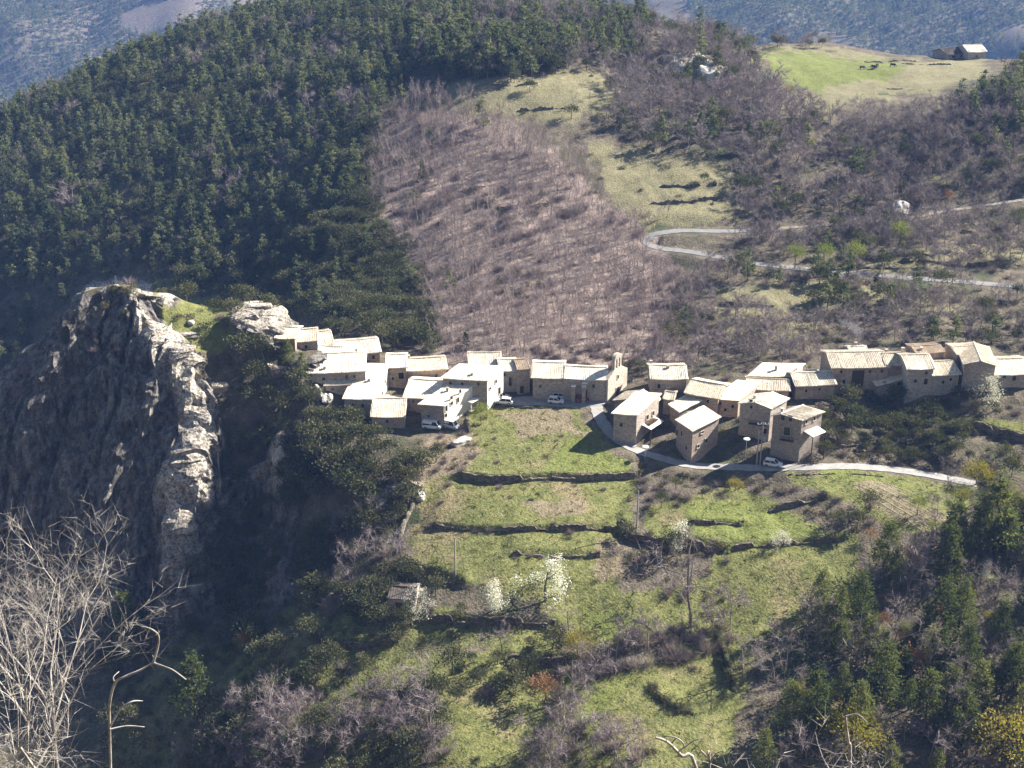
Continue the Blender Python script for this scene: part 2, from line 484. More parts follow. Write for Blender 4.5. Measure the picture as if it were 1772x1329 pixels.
def math_(nt, op, a, b=None):
    n = nt.nodes.new('ShaderNodeMath'); n.operation = op; n.use_clamp = False
    for s, v in ((n.inputs[0], a), (n.inputs[1], b)):
        if v is None: continue
        if isinstance(v, (int, float)): s.default_value = v
        else: nt.links.new(v, s)
    return n.outputs[0]
def sstep(nt, v, lo, hi):
    n = nt.nodes.new('ShaderNodeMapRange'); n.interpolation_type = 'SMOOTHSTEP'
    nt.links.new(v, n.inputs['Value']); n.inputs['From Min'].default_value = lo; n.inputs['From Max'].default_value = hi
    return n.outputs['Result']
MAT = {}
def ground_mat():
    m, nt, b = mat('ground'); c = coords(nt)
    b.inputs['Roughness'].default_value = 1.0
    b.inputs['Specular IOR Level'].default_value = 0.1
    n1 = noise(nt, c, 0.05, 3, 0.6); n2 = noise(nt, c, 0.35, 4, 0.65); n3 = noise(nt, c, 1.8, 2, 0.7)
    def attr(nm):
        a = nt.nodes.new('ShaderNodeAttribute'); a.attribute_name = nm; return a.outputs['Fac']
    litter = ramp(nt, [(0.28, (0.050, 0.044, 0.030)), (0.5, (0.10, 0.083, 0.058)), (0.72, (0.165, 0.135, 0.10))], n2).outputs['Color']
    litter = mixc(nt, litter, (0.05, 0.062, 0.028), sstep(nt, n1, 0.5, 0.72))
    pink = ramp(nt, [(0.25, (0.11, 0.085, 0.072)), (0.5, (0.20, 0.155, 0.13)), (0.75, (0.31, 0.245, 0.20))], n2).outputs['Color']
    grass = ramp(nt, [(0.25, (0.078, 0.084, 0.027)), (0.45, (0.115, 0.120, 0.040)), (0.62, (0.153, 0.150, 0.055)), (0.8, (0.203, 0.18, 0.088))], n2).outputs['Color']
    grass = mixc(nt, grass, (0.205, 0.158, 0.092), math_(nt, 'MULTIPLY', sstep(nt, n1, 0.52, 0.66), 0.7))
    fresh = ramp(nt, [(0.25, (0.096, 0.110, 0.028)), (0.75, (0.155, 0.168, 0.050))], n2).outputs['Color']
    dry = ramp(nt, [(0.25, (0.12, 0.108, 0.056)), (0.75, (0.205, 0.182, 0.105))], n2).outputs['Color']
    soil = ramp(nt, [(0.25, (0.14, 0.108, 0.07)), (0.75, (0.235, 0.185, 0.125))], n2).outputs['Color']
    colr = mixc(nt, litter, pink, attr('pink'))
    colr = mixc(nt, colr, grass, attr('grass'))
    colr = mixc(nt, colr, dry, attr('dry'))
    colr = mixc(nt, colr, fresh, attr('fresh'))
    colr = mixc(nt, colr, soil, attr('soil'))
    # rock where the ground is marked as rock
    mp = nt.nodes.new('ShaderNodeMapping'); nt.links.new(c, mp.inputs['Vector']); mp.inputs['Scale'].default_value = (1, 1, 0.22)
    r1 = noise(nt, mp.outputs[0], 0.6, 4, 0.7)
    shaded_rock = ramp(nt, [(0.33, (0.030, 0.027, 0.024)), (0.47, (0.085, 0.076, 0.067)), (0.62, (0.19, 0.172, 0.15))], r1).outputs['Color']  # face rock darkened: the cliff's shade put into its colour, with streaks
    pale = ramp(nt, [(0.34, (0.07, 0.062, 0.05)), (0.46, (0.24, 0.21, 0.17)), (0.56, (0.38, 0.335, 0.275)), (0.68, (0.47, 0.42, 0.355))], noise(nt, c, 0.9, 4, 0.75)).outputs['Color']  # pale ledge rock; on the fins it carries painted sunlight
    rock = mixc(nt, shaded_rock, pale, attr('pale'))
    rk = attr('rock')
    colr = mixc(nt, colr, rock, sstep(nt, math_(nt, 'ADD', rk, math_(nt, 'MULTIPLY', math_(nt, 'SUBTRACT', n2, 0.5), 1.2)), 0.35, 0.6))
    fine = mixc(nt, (0.72, 0.72, 0.72), (1.25, 1.25, 1.25), sstep(nt, n3, 0.3, 0.7))
    colr = mixc(nt, colr, fine, 1.0, 'MULTIPLY')
    nt.links.new(colr, b.inputs['Base Color'])
    bump(nt, b, n3, 0.8, 0.35)
    return m
def simple(name, c0, c1, scale=1.5, rough=0.95, bstr=0.3, bdist=0.05, spec=0.2, detail=5, metallic=0.0, lo=0.3, hi=0.7):
    m, nt, b = mat(name); c = coords(nt)
    n = noise(nt, c, scale, detail, 0.65)
    r = ramp(nt, [(lo, c0), (hi, c1)], n)
    nt.links.new(r.outputs['Color'], b.inputs['Base Color'])
    b.inputs['Roughness'].default_value = rough; b.inputs['Specular IOR Level'].default_value = spec; b.inputs['Metallic'].default_value = metallic
    if bstr: bump(nt, b, n, bstr, bdist)
    return m
def stone_mat(name, base, dark, warm):
    m, nt, b = mat(name); c = coords(nt)
    mp = nt.nodes.new('ShaderNodeMapping'); nt.links.new(c, mp.inputs['Vector']); mp.inputs['Scale'].default_value = (2.0, 2.0, 3.6)
    v = N(nt, 'ShaderNodeTexVoronoi', Scale=1.0, Randomness=0.9); nt.links.new(mp.outputs[0], v.inputs['Vector'])
    vd = nt.nodes.new('ShaderNodeTexVoronoi'); vd.feature = 'DISTANCE_TO_EDGE'; vd.inputs['Scale'].default_value = 1.0; vd.inputs['Randomness'].default_value = 0.9
    nt.links.new(mp.outputs[0], vd.inputs['Vector'])
    sp = nt.nodes.new('ShaderNodeSeparateColor'); nt.links.new(v.outputs['Color'], sp.inputs[0])
    col0 = ramp(nt, [(0.0, dark), (0.5, base), (1.0, warm)], sp.outputs[0]).outputs['Color']
    n = noise(nt, c, 0.35, 4, 0.6)
    col0 = mixc(nt, col0, (0.62, 0.60, 0.58), math_(nt, 'MULTIPLY', sstep(nt, n, 0.48, 0.75), 0.55), 'MULTIPLY')
    joint = math_(nt, 'SUBTRACT', 1.0, sstep(nt, vd.outputs['Distance'], 0.0, 0.1))
    col0 = mixc(nt, col0, (base[0] * .6, base[1] * .58, base[2] * .55), math_(nt, 'MULTIPLY', joint, 0.8))
    oi = nt.nodes.new('ShaderNodeObjectInfo')
    tone = ramp(nt, [(0.0, (0.82, 0.80, 0.78)), (0.5, (1.0, 0.98, 0.97)), (1.0, (1.2, 1.14, 1.08))], oi.outputs['Random']).outputs['Color']
    col0 = mixc(nt, col0, tone, 1.0, 'MULTIPLY')
    nt.links.new(col0, b.inputs['Base Color'])
    b.inputs['Roughness'].default_value = 0.95; b.inputs['Specular IOR Level'].default_value = 0.15
    bump(nt, b, vd.outputs['Distance'], 0.6, 0.08)
    return m
def roof_mat(name, a, bcol, d):
    m, nt, b = mat(name); c = coords(nt)
    mp = nt.nodes.new('ShaderNodeMapping'); nt.links.new(c, mp.inputs['Vector']); mp.inputs['Scale'].default_value = (1.0, 1.0, 1.0)
    v = N(nt, 'ShaderNodeTexVoronoi', Scale=2.4, Randomness=0.7); nt.links.new(mp.outputs[0], v.inputs['Vector'])
    sp = nt.nodes.new('ShaderNodeSeparateColor'); nt.links.new(v.outputs['Color'], sp.inputs[0])
    n = noise(nt, c, 0.7, 5, 0.65); n2 = noise(nt, c, 0.18, 3, 0.6)
    c0 = ramp(nt, [(0.0, bcol), (0.5, a), (1.0, (min(a[0] * 1.25, .85), min(a[1] * 1.25, .85), min(a[2] * 1.22, .8)))], sp.outputs[0]).outputs['Color']
    c0 = mixc(nt, c0, d, math_(nt, 'MULTIPLY', sstep(nt, n, 0.58, 0.80), 0.8))
    c0 = mixc(nt, c0, bcol, math_(nt, 'MULTIPLY', sstep(nt, n2, 0.5, 0.7), 0.6))
    oi = nt.nodes.new('ShaderNodeObjectInfo')
    tone = ramp(nt, [(0.0, (0.70, 0.66, 0.60)), (0.35, (0.95, 0.93, 0.90)), (0.7, (1.05, 1.05, 1.06)), (1.0, (1.12, 1.06, 0.95))], oi.outputs['Random']).outputs['Color']
    c0 = mixc(nt, c0, tone, 1.0, 'MULTIPLY')
    nt.links.new(c0, b.inputs['Base Color'])
    b.inputs['Roughness'].default_value = 0.9; b.inputs['Specular IOR Level'].default_value = 0.2
    bump(nt, b, sp.outputs[0], 0.35, 0.05)
    return m
def leaf_mat(name, stops, transl=0.3, noise_scale=0.5, nfac=0.5):
    """foliage: tone differs from plant to plant and from clump to clump"""
    m, nt, b = mat(name); c = coords(nt)
    oi = nt.nodes.new('ShaderNodeObjectInfo'); ge = nt.nodes.new('ShaderNodeNewGeometry')
    f = math_(nt, 'ADD', math_(nt, 'MULTIPLY', oi.outputs['Random'], 1 - nfac), math_(nt, 'MULTIPLY', ge.outputs['Random Per Island'], nfac))
    r = ramp(nt, stops, f)
    out = nt.nodes['Material Output']
    nt.nodes.remove(b)
    d = nt.nodes.new('ShaderNodeBsdfDiffuse'); t = nt.nodes.new('ShaderNodeBsdfTranslucent'); mx = nt.nodes.new('ShaderNodeMixShader')
    nt.links.new(r.outputs['Color'], d.inputs['Color'])
    nt.links.new(mixc(nt, r.outputs['Color'], (1.15, 1.2, 0.7), 1.0, 'MULTIPLY'), t.inputs['Color'])
    mx.inputs[0].default_value = transl
    nt.links.new(d.outputs[0], mx.inputs[1]); nt.links.new(t.outputs[0], mx.inputs[2]); nt.links.new(mx.outputs[0], out.inputs['Surface'])
    return m
def flat(name, c, rough=0.6, spec=0.4, metallic=0.0, coat=0.0):
    m, nt, b = mat(name)
    n = noise(nt, coords(nt), 3.0, 3, 0.5)
    r = ramp(nt, [(0.3, tuple(x * 0.88 for x in c)), (0.7, c)], n)
    nt.links.new(r.outputs['Color'], b.inputs['Base Color'])
    b.inputs['Roughness'].default_value = rough; b.inputs['Specular IOR Level'].default_value = spec; b.inputs['Metallic'].default_value = metallic
    b.inputs['Coat Weight'].default_value = coat
    return m
MAT['ground'] = ground_mat()
MAT['asphalt'] = simple('pale_asphalt', (0.13, 0.125, 0.12), (0.20, 0.19, 0.18), 0.6, 0.9, 0.1, 0.02)
MAT['concrete'] = simple('pale_concrete', (0.20, 0.188, 0.172), (0.33, 0.31, 0.285), 0.7, 0.9, 0.1, 0.02)
MAT['stone'] = [stone_mat('stone_grey', (0.39, 0.345, 0.30), (0.27, 0.24, 0.21), (0.46, 0.395, 0.33)),
                stone_mat('stone_warm', (0.41, 0.335, 0.275), (0.29, 0.23, 0.19), (0.48, 0.385, 0.30)),
                stone_mat('stone_pale', (0.42, 0.375, 0.33), (0.31, 0.275, 0.24), (0.50, 0.44, 0.37))]
MAT['roof'] = [roof_mat('roof_pale', (0.66, 0.61, 0.52), (0.53, 0.475, 0.39), (0.30, 0.25, 0.20)),
               roof_mat('roof_cream', (0.61, 0.54, 0.43), (0.48, 0.41, 0.315), (0.27, 0.215, 0.16)),
               roof_mat('roof_brown', (0.36, 0.28, 0.20), (0.27, 0.21, 0.15), (0.16, 0.12, 0.09)), roof_mat('roof_dark', (0.10, 0.085, 0.075), (0.07, 0.06, 0.05), (0.04, 0.035, 0.03))]
MAT['glass'] = flat('dark_glass', (0.012, 0.013, 0.016), 0.15, 0.5)
MAT['trim'] = simple('stone_trim', (0.33, 0.28, 0.23), (0.45, 0.39, 0.32), 2.0)
MAT['wood'] = simple('dark_wood', (0.05, 0.032, 0.02), (0.11, 0.07, 0.042), 3.0)
MAT['plaster'] = simple('pale_plaster', (0.62, 0.57, 0.48), (0.74, 0.69, 0.60), 0.8)  # pale plaster; on the sunny end walls, sunlight put into the colour
MAT['wallstone'] = stone_mat('dry_stone', (0.14, 0.122, 0.095), (0.06, 0.055, 0.04), (0.22, 0.19, 0.15))
MAT['ivy'] = simple('ivy_growth', (0.018, 0.022, 0.010), (0.06, 0.065, 0.03), 1.6, 0.95, 0.9, 0.3)
MAT['white'] = flat('white_paint', (0.78, 0.78, 0.78), 0.3, 0.5, 0, 0.5)
MAT['silver'] = flat('silver_paint', (0.50, 0.52, 0.54), 0.3, 0.5, 0.2, 0.5)
MAT['darkcar'] = flat('dark_paint', (0.05, 0.055, 0.065), 0.3, 0.5, 0, 0.5)
MAT['red'] = flat('red_paint', (0.30, 0.07, 0.05), 0.4, 0.5, 0, 0.3)
MAT['tyre'] = flat('tyre_rubber', (0.02, 0.02, 0.02), 0.9, 0.2)
MAT['metal'] = flat('grey_metal', (0.42, 0.43, 0.44), 0.5, 0.5, 0.4)
MAT['lampwhite'] = flat('lamp_white', (0.82, 0.82, 0.80), 0.4)
MAT['bark'] = simple('bark', (0.075, 0.06, 0.048), (0.16, 0.135, 0.11), 4.0)
MAT['bark_pale'] = simple('bark_pale', (0.26, 0.22, 0.185), (0.44, 0.39, 0.34), 3.0)
MAT['pole'] = simple('pole_grey', (0.30, 0.28, 0.26), (0.40, 0.38, 0.35), 2.0)
MAT['rock'] = simple('pale_rock', (0.24, 0.22, 0.19), (0.52, 0.48, 0.42), 0.9, 0.95, 0.8, 0.3, detail=8)
MAT['hide'] = flat('dark_hide', (0.03, 0.022, 0.018), 0.8)

# ------------------------------------------------------------------ ground sheet: material zones as attributes
pxg, pyg, _ = project(MX, MY, MZ)
jx = pxg + fbm(MX / 6, MY / 6, octv=3, s=21) * 26; jy = pyg + fbm(MX / 6, MY / 6, octv=3, s=31) * 16
def zone(polys, y0=180, y1=700):
    m = np.zeros(MX.shape, bool)
    for p in polys: m |= in_poly(jx, jy, p)
    return (m & (MY > y0) & (MY < y1)).astype(np.float32)
GRASS = [[(812,712),(1000,704),(1050,770),(1098,826),(800,826)], [(735,826),(1100,822),(1085,912),(735,916)],
         [(710,900),(1085,900),(1070,1010),(1110,1110),(985,1110),(940,1040),(800,1008),(690,960)],
         [(1120,870),(1190,850),(1300,850),(1465,930),(1280,948),(1120,935)], [(1245,948),(1480,925),(1500,1015),(1390,1095),(1200,1130),(1040,1110),(1060,1030),(1230,1000)],
         [(740,1190),(880,1170),(1000,1180),(1240,1105),(1340,1110),(1290,1200),(1270,1340),(740,1340)], [(1330,815),(1470,808),(1640,830),(1700,850),(1640,920),(1560,930),(1450,860)],
         [(1600,720),(1680,712),(1780,728),(1780,760),(1690,742)], [(270,495),(330,500),(430,530),(430,585),(380,610),(330,605),(270,560)],
         [(400,1140),(500,1130),(470,1200),(560,1260),(420,1220)],[(600,1130),(700,1120),(690,1200),(600,1190)],[(690,1020),(560,1020),(580,1060),(680,1060)],
         [(870,1080),(960,1090),(1000,1180),(900,1170)],[(560,1180),(760,1130),(860,1130),(880,1190),(760,1230),(620,1250)],[(430,1200),(560,1190),(600,1290),(420,1290)]]
FRESH = [[(1298,97),(1340,90),(1440,98),(1580,108),(1560,122),(1500,142),(1420,160),(1360,140)], [(1180,870),(1290,862),(1440,925),(1280,942),(1190,928)],
         [(1420,815),(1520,826),(1600,846),(1560,850),(1440,835)], [(985,1200),(1080,1180),(1040,1290),(985,1260)], [(1000,760),(1090,800),(1090,822),(930,815)], [(1640,716),(1740,728),(1700,742)], [(1060,1050),(1130,1085),(1060,1105),(990,1060)]]
DRY = [[(740,150),(860,132),(1060,118),(1066,190),(980,215),(860,200),(745,185)], [(1010,250),(1160,262),(1260,280),(1270,385),(1110,392),(1050,330)],
       [(1310,82),(1460,84),(1560,104),(1700,104),(1710,130),(1600,165),(1500,172),(1410,160),(1500,140),(1560,112),(1330,92)], [(1230,500),(1420,480),(1440,560),(1240,545)], [(1400,160),(1470,150),(1440,200),(1405,190)],
       [(1480,440),(1772,420),(1772,460),(1480,470)],[(1490,498),(1660,512),(1640,542),(1500,532)],[(1250,562),(1420,560),(1400,592),(1260,592)],[(1600,300),(1700,290),(1700,310),(1600,318)]]
SOIL = [[(860,715),(990,708),(1010,752),(900,762)], [(900,862),(1010,858),(1010,888),(920,892)], [(1470,838),(1530,842),(1650,905),(1600,922),(1540,888)], [(1020,940),(1080,930),(1080,1000),(1040,1010)], [(760,745),(830,750),(820,800),(700,860),(700,800)]]
PINK = [[(655,190),(740,175),(830,190),(960,260),(1030,330),(1120,395),(1170,460),(1190,560),(1160,640),(760,640),(740,540),(690,440),(640,330)]]
zones = {'grass': zone(GRASS), 'fresh': zone(FRESH) * .95, 'dry': zone(DRY), 'soil': zone(SOIL) * .8, 'pink': zone(PINK)}
scr = zone([[(200,1120),(400,1080),(500,1020),(720,1050),(960,1090),(1010,1190),(780,1215),(740,1360),(180,1360)]]) * np.clip(.55 + 1.6 * fbm(MX / 8, MY / 8, octv=3, s=29), 0, 1)
zones['grass'] = np.maximum(zones['grass'], scr).astype(np.float32)
farz = (MY > 1200)
zones['pink'] = np.maximum(zones['pink'], .45 * (farz & (fbm(MX / 70, MY / 70, octv=3, s=77) > 0.02) & (MX < -80)).astype(np.float32))
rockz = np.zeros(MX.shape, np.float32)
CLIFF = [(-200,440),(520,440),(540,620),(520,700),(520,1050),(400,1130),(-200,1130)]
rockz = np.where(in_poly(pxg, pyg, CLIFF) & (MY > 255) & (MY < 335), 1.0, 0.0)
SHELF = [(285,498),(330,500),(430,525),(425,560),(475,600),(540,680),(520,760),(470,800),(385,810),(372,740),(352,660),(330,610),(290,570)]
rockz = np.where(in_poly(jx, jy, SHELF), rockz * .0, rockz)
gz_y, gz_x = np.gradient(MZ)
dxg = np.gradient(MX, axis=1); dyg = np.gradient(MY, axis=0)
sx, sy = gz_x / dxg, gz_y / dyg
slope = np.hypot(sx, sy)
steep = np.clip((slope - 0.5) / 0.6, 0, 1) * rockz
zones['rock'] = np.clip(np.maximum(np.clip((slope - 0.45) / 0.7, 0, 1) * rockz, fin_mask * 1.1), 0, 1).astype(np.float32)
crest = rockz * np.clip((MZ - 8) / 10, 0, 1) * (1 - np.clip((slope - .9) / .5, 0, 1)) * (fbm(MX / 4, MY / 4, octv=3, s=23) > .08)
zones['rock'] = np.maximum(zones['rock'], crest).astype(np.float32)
zones['pale'] = np.clip(crest + fin_mask * 1.3 - .3 + .9 * fbm(MX / 3.5, MY / 3.5, octv=3, s=19), 0, 1).astype(np.float32)  # pale crest ledges, plus the lit arete's sunlight painted on the fins
# rock relief: ribs and ledges pushed out along the face
VX, VY, VZ = MX.copy(), MY.copy(), MZ.copy()
sel = steep > 0.01
nx, ny = -sx / (slope + 1e-6), -sy / (slope + 1e-6)
X_, Y_, Z_ = MX[sel], MY[sel], MZ[sel]
along = X_ * 0.8 - Y_ * 0.6
ribs = 1 - np.abs(fbm(along / 13, Z_ / 60, octv=2, s=41)) * 2.6
ribs2 = 1 - np.abs(fbm(along / 4.2, Z_ / 20, octv=3, s=43)) * 2.4
crag = 1 - np.abs(fbm(X_ / 3.4, Y_ / 3.4, Z_ / 4.2, octv=4, s=51)) * 3
ledge = np.abs(((Z_ + 3 * fbm(X_ / 15, Y_ / 15, octv=2, s=61)) / 5.5) % 1.0 - 0.5) * 2
fm_ = np.clip(fin_mask[sel] * 2, 0, 1)
pillar = 1 - np.abs(fbm(X_ / 2.4, Y_ / 2.4, Z_ / 14, octv=3, s=57)) * 3
crack = np.clip(1 - np.abs(fbm(along / 6.0, Z_ / 40, octv=2, s=47)) / .07, 0, 1)
disp = (ribs * 3.4 + ribs2 * 1.7 + crag * 1.5 * (1 - .85 * fm_) + pillar * (.5 + .9 * fm_) - crack * 2.2) * steep[sel]
VX[sel] += nx[sel] * disp; VY[sel] += ny[sel] * disp; VZ[sel] += crag * 0.25 * steep[sel]
nyv, nxv = MX.shape
V = np.stack([VX.ravel(), VY.ravel(), VZ.ravel()], 1)
idx = np.arange(nyv * nxv).reshape(nyv, nxv)
Q = np.stack([idx[:-1, :-1].ravel(), idx[:-1, 1:].ravel(), idx[1:, 1:].ravel(), idx[1:, :-1].ravel()], 1)
me = tri_mesh('terrain', V, Q, [MAT['ground']], smooth=True)
fs = (zones['rock'][:-1, :-1].ravel() < .25)
me.polygons.foreach_set('use_smooth', fs)
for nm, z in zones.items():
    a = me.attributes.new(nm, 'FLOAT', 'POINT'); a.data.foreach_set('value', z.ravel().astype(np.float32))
tag(link('terrain', me), 'mountain slopes with terraced meadows, woods and a cliff', kind='structure')

# ------------------------------------------------------------------ roads and the square
MAT['track'] = simple('track_earth', (0.15, 0.13, 0.105), (0.26, 0.225, 0.185), 0.8, 0.95, 0.3, 0.05)
def ribbon(name, line, wd, mats, lift=0.06, edge=0.12):
    n = len(line); d = np.gradient(line[:, :2], axis=0); d /= np.linalg.norm(d, axis=1)[:, None] + 1e-9
    nr = np.stack([d[:, 1], -d[:, 0]], 1)
    mb = MB(); rows = []
    for i in range(n):
        w = wd / 2 + 0.12 * math.sin(i * 1.7)
        l = line[i, :2] - nr[i] * w; r = line[i, :2] + nr[i] * w; z = line[i, 2] + lift
        rows.append(((l[0], l[1], z), (r[0], r[1], z)))
    for i in range(n - 1):
        (a, b), (c, e) = rows[i], rows[i + 1]
        mb.poly([a, b, e, c])
        for p, q in ((a, c), (e, b)):
            mb.poly([p, q, (q[0], q[1], q[2] - 0.6), (p[0], p[1], p[2] - 0.6)])
    return mb.build(name, mats)
w, wd = road_lines['mountain_road']
tag(ribbon('mountain_road', w, wd, [MAT['asphalt']]), 'pale mountain road bending in a hairpin above the village', kind='structure')
w, wd = road_lines['hill_track']
tag(ribbon('hill_track', w, wd, [MAT['track']]), 'narrow earth track climbing right from the hairpin', kind='structure')
w, wd = road_lines['village_street']
tag(ribbon('village_street', w, wd, [MAT['concrete']]), 'concrete village street running down past the houses', kind='structure')
mb = MB()
top = [(p[0], p[1], SQZ + 0.03) for p in sqw]
mb.poly(top)
for i in range(len(top)):
    a, b = top[i], top[(i + 1) % len(top)]
    mb.poly([a, (a[0], a[1], a[2] - 1.2), (b[0], b[1], b[2] - 1.2), b])
tag(mb.build('village_square_pavement', [MAT['concrete']]), 'pale paved square in front of the church', kind='structure')

# ------------------------------------------------------------------ houses
HOUSES_GROUP = 'stone houses of the village'
FOOT = []          # footprints kept free of plants
def lerp(a, b, t): return a + (b - a) * t
def roof_h(kind, rise):
    if kind == 'x':  return lambda u, v: rise * (1 - abs(v - 0.5) * 2)
    if kind == 'y':  return lambda u, v: rise * (1 - abs(u - 0.5) * 2)
    if kind == 'yl': return lambda u, v: rise * ((u / 0.3) if u < 0.3 else (1 - (u - 0.3) / 0.7))
    if kind == 'f':  return lambda u, v: rise * v
    if kind == 'l':  return lambda u, v: rise * u
    if kind == 'r':  return lambda u, v: rise * (1 - u)
    if kind == 'c':  return lambda u, v: rise * (v * 0.6 + (1 - u) * 0.4)
    return lambda u, v: 0.0
def add_opening(parent, origin, p, ex, nrm, w, h, kind='window', wallm=None):
    """a window or door standing in a wall: stone surround, recessed dark pane or wooden leaf"""
    ex = np.array(ex) / np.linalg.norm(ex); n = np.array(nrm); p = np.array(p) - np.array(origin)
    ez = np.array([0, 0, 1.0])
    def bx(mb, c, sx, sy, sz):
        rz = math.atan2(ex[1], ex[0]); mb.box(c, sx, sy, sz, rz)
    mb = MB(); t = 0.13; d = 0.16
    bx(mb, p + ez * (h / 2 + t / 2) + n * d * .3, w + 2 * t, d, t)
    bx(mb, p - ez * (h / 2 + t / 2) + n * d * .45, w + 2 * t + .1, d + .08, t)
    for s in (-1, 1): bx(mb, p + ex * s * (w / 2 + t / 2) + n * d * .28, t, d, h)
    o = mb.build('door' if kind == 'door' else 'window', [MAT['trim']], parent)
    mb = MB(); bx(mb, p + n * 0.0, w, 0.05, h)
    if kind != 'door':
        mb.build('pane', [MAT['glass']], o)
        if w > 0.7:
            mb = MB(); bx(mb, p + n * 0.035, 0.06, 0.05, h); mb.build('mullion', [MAT['wood']], o)
    else:
        mb.build('leaf', [MAT['wood']], o)
    return o
def house(label, base, el, er, depth=None, br=None, roof='x', pitch=15, wall=0, tile=0, win=(), swin=(), chim=(), over=0.45, name='stone_house', cat='house',
          group=HOUSES_GROUP, yoff=0.0, rise=None, door=(), ref='l', side=None):
    b = raycast(*base); Y = b[1] + yoff
    ze = at_y(*(el if ref == 'l' else er), Y)[2]
    FL = at_z(el[0], el[1], ze); FR = at_z(er[0], er[1], ze)
    e = FR - FL; L = np.linalg.norm(e[:2]); ex = e / L
    n = np.array([-ex[1], ex[0], 0.0])
    if n[1] < 0: n = -n
    if br is not None:
        BR = at_z(br[0], br[1], ze)
        if depth: BR = FR + (BR - FR) / np.linalg.norm(BR - FR) * depth
    else:
        BR = FR + n * depth
    BL = FL + (BR - FR)
    D = np.linalg.norm((BR - FR)[:2])
    if rise is None:
        t = math.tan(R(pitch))
        rise = {'x': D / 2, 'y': L / 2, 'yl': L * .6, 'f': D, 'l': L, 'r': L, 'c': (D + L) / 2}.get(roof, 0) * t
    hf = roof_h(roof, rise)
    zb = float(min(ground(p[0], p[1]) for p in (FL, FR, BR, BL))) - 0.8
    zb = min(zb, ze - 2.0)
    cen = (FL + FR + BR + BL) / 4
    loc = np.array([cen[0], cen[1], float(ground(cen[0], cen[1]))])
    FOOT.append([tuple(q[:2]) for q in (FL, FR, BR, BL)])
    root = empty(name, loc, label, cat, group)
    def fp(u, v, z):
        p = FL + (FR - FL) * u + (BL - FL) * v
        return np.array([p[0], p[1], z])
    # walls: four sides whose tops follow the roof
    mb = MB()
    ins = 0.0
    us = [0, 0.3, 0.5, 1]
    for (u0, v0, u1, v1) in ((0, 0, 1, 0), (1, 0, 1, 1), (1, 1, 0, 1), (0, 1, 0, 0)):
        ts = [0, .3, .5, .7, 1]
        topl = [fp(lerp(u0, u1, t), lerp(v0, v1, t), ze + hf(lerp(u0, u1, t), lerp(v0, v1, t)) - 0.02) for t in ts]
        mb.poly([fp(u0, v0, zb), fp(u1, v1, zb)] + topl[::-1], 1 if (u0, v0, u1, v1) == (1, 0, 1, 1) else 0)
    mb.build('wall', [MAT['stone'][wall], MAT[side] if side else MAT['stone'][wall]], root, loc)  # sun-facing end wall painted paler than the front to look sunlit
    # roof slab with an uneven edge
    ou, ov = over / L, over / D
    nu, nv = max(5, int(L / 1.2)), max(4, int(D / 1.2))
    ul = sorted(set([round(x, 4) for x in np.linspace(-ou, 1 + ou, nu)] + ([0.5] if roof == 'y' else []) + ([0.3] if roof == 'yl' else [])))
    vl = sorted(set([round(x, 4) for x in np.linspace(-ov, 1 + ov, nv)] + ([0.5] if roof == 'x' else [])))
    mb = MB(); rr = random.Random(int(abs(el[0] * 13 + el[1] * 7)))
    tp = {}; th = 0.2
    for i, u in enumerate(ul):
        for j, v in enumerate(vl):
            p = fp(u, v, ze + hf(u, v) + 0.17 - .13 * math.sin(math.pi * min(max(u, 0), 1)) * (1 if roof == 'x' else .4))
            edge = i in (0, len(ul) - 1) or j in (0, len(vl) - 1)
            jt = 0.09 if edge else 0.03
            tp[i, j] = (p[0] + rr.uniform(-jt, jt), p[1] + rr.uniform(-jt, jt), p[2] + rr.uniform(-.035, .035))
    dn = {k: (a, b_, c - th) for k, (a, b_, c) in tp.items()}
    I, J = len(ul) - 1, len(vl) - 1
    for i in range(I):
        for j in range(J):
            mb.poly([tp[i, j], tp[i + 1, j], tp[i + 1, j + 1], tp[i, j + 1]])
            mb.poly([dn[i, j + 1], dn[i + 1, j + 1], dn[i + 1, j], dn[i, j]])
    for i in range(I):
        mb.poly([dn[i, 0], dn[i + 1, 0], tp[i + 1, 0], tp[i, 0]]); mb.poly([tp[i, J], tp[i + 1, J], dn[i + 1, J], dn[i, J]])
    for j in range(J):
        mb.poly([tp[0, j], tp[0, j + 1], dn[0, j + 1], dn[0, j]]); mb.poly([dn[I, j], dn[I, j + 1], tp[I, j + 1], tp[I, j]])
    rf = mb.build('roof', [MAT['roof'][tile]], root, loc)
    # rows of cover tiles running down the slopes
    mb = MB(); nrow = int((L if roof in ('x', 'f') else D) / .42)
    for q in range(nrow + 1):
        f = q / nrow; segs_ = [(0, .5), (.5, 1)] if roof in ('x', 'y') else [(0, .3), (.3, 1)] if roof == 'yl' else [(0, 1)]
        for a_, b_ in segs_:
            sagz = .13 * math.sin(math.pi * f) * (1 if roof == 'x' else .4)
            if roof in ('x', 'f', 'c'):
                a2 = a_ - (ov if a_ == 0 else 0); b2 = b_ + (ov if b_ == 1 else 0)
                p0 = fp(f, a2, ze + hf(f, a2) + .19 - sagz); p1 = fp(f, b2, ze + hf(f, b2) + .19 - sagz)
            else:
                a2 = a_ - (ou if a_ == 0 else 0); b2 = b_ + (ou if b_ == 1 else 0)
                p0 = fp(a2, f, ze + hf(a2, f) + .17); p1 = fp(b2, f, ze + hf(b2, f) + .17)
            j0 = rr.uniform(-.06, .06)
            mb.tube((p0[0] + j0, p0[1], p0[2] + rr.uniform(-.02, .02)), (p1[0] + j0, p1[1], p1[2] + rr.uniform(-.02, .02)), .085, .085, 4, cap=False)
    tag(mb.build('tile_rows', [MAT['roof'][tile]], rf, loc), kind='stuff')
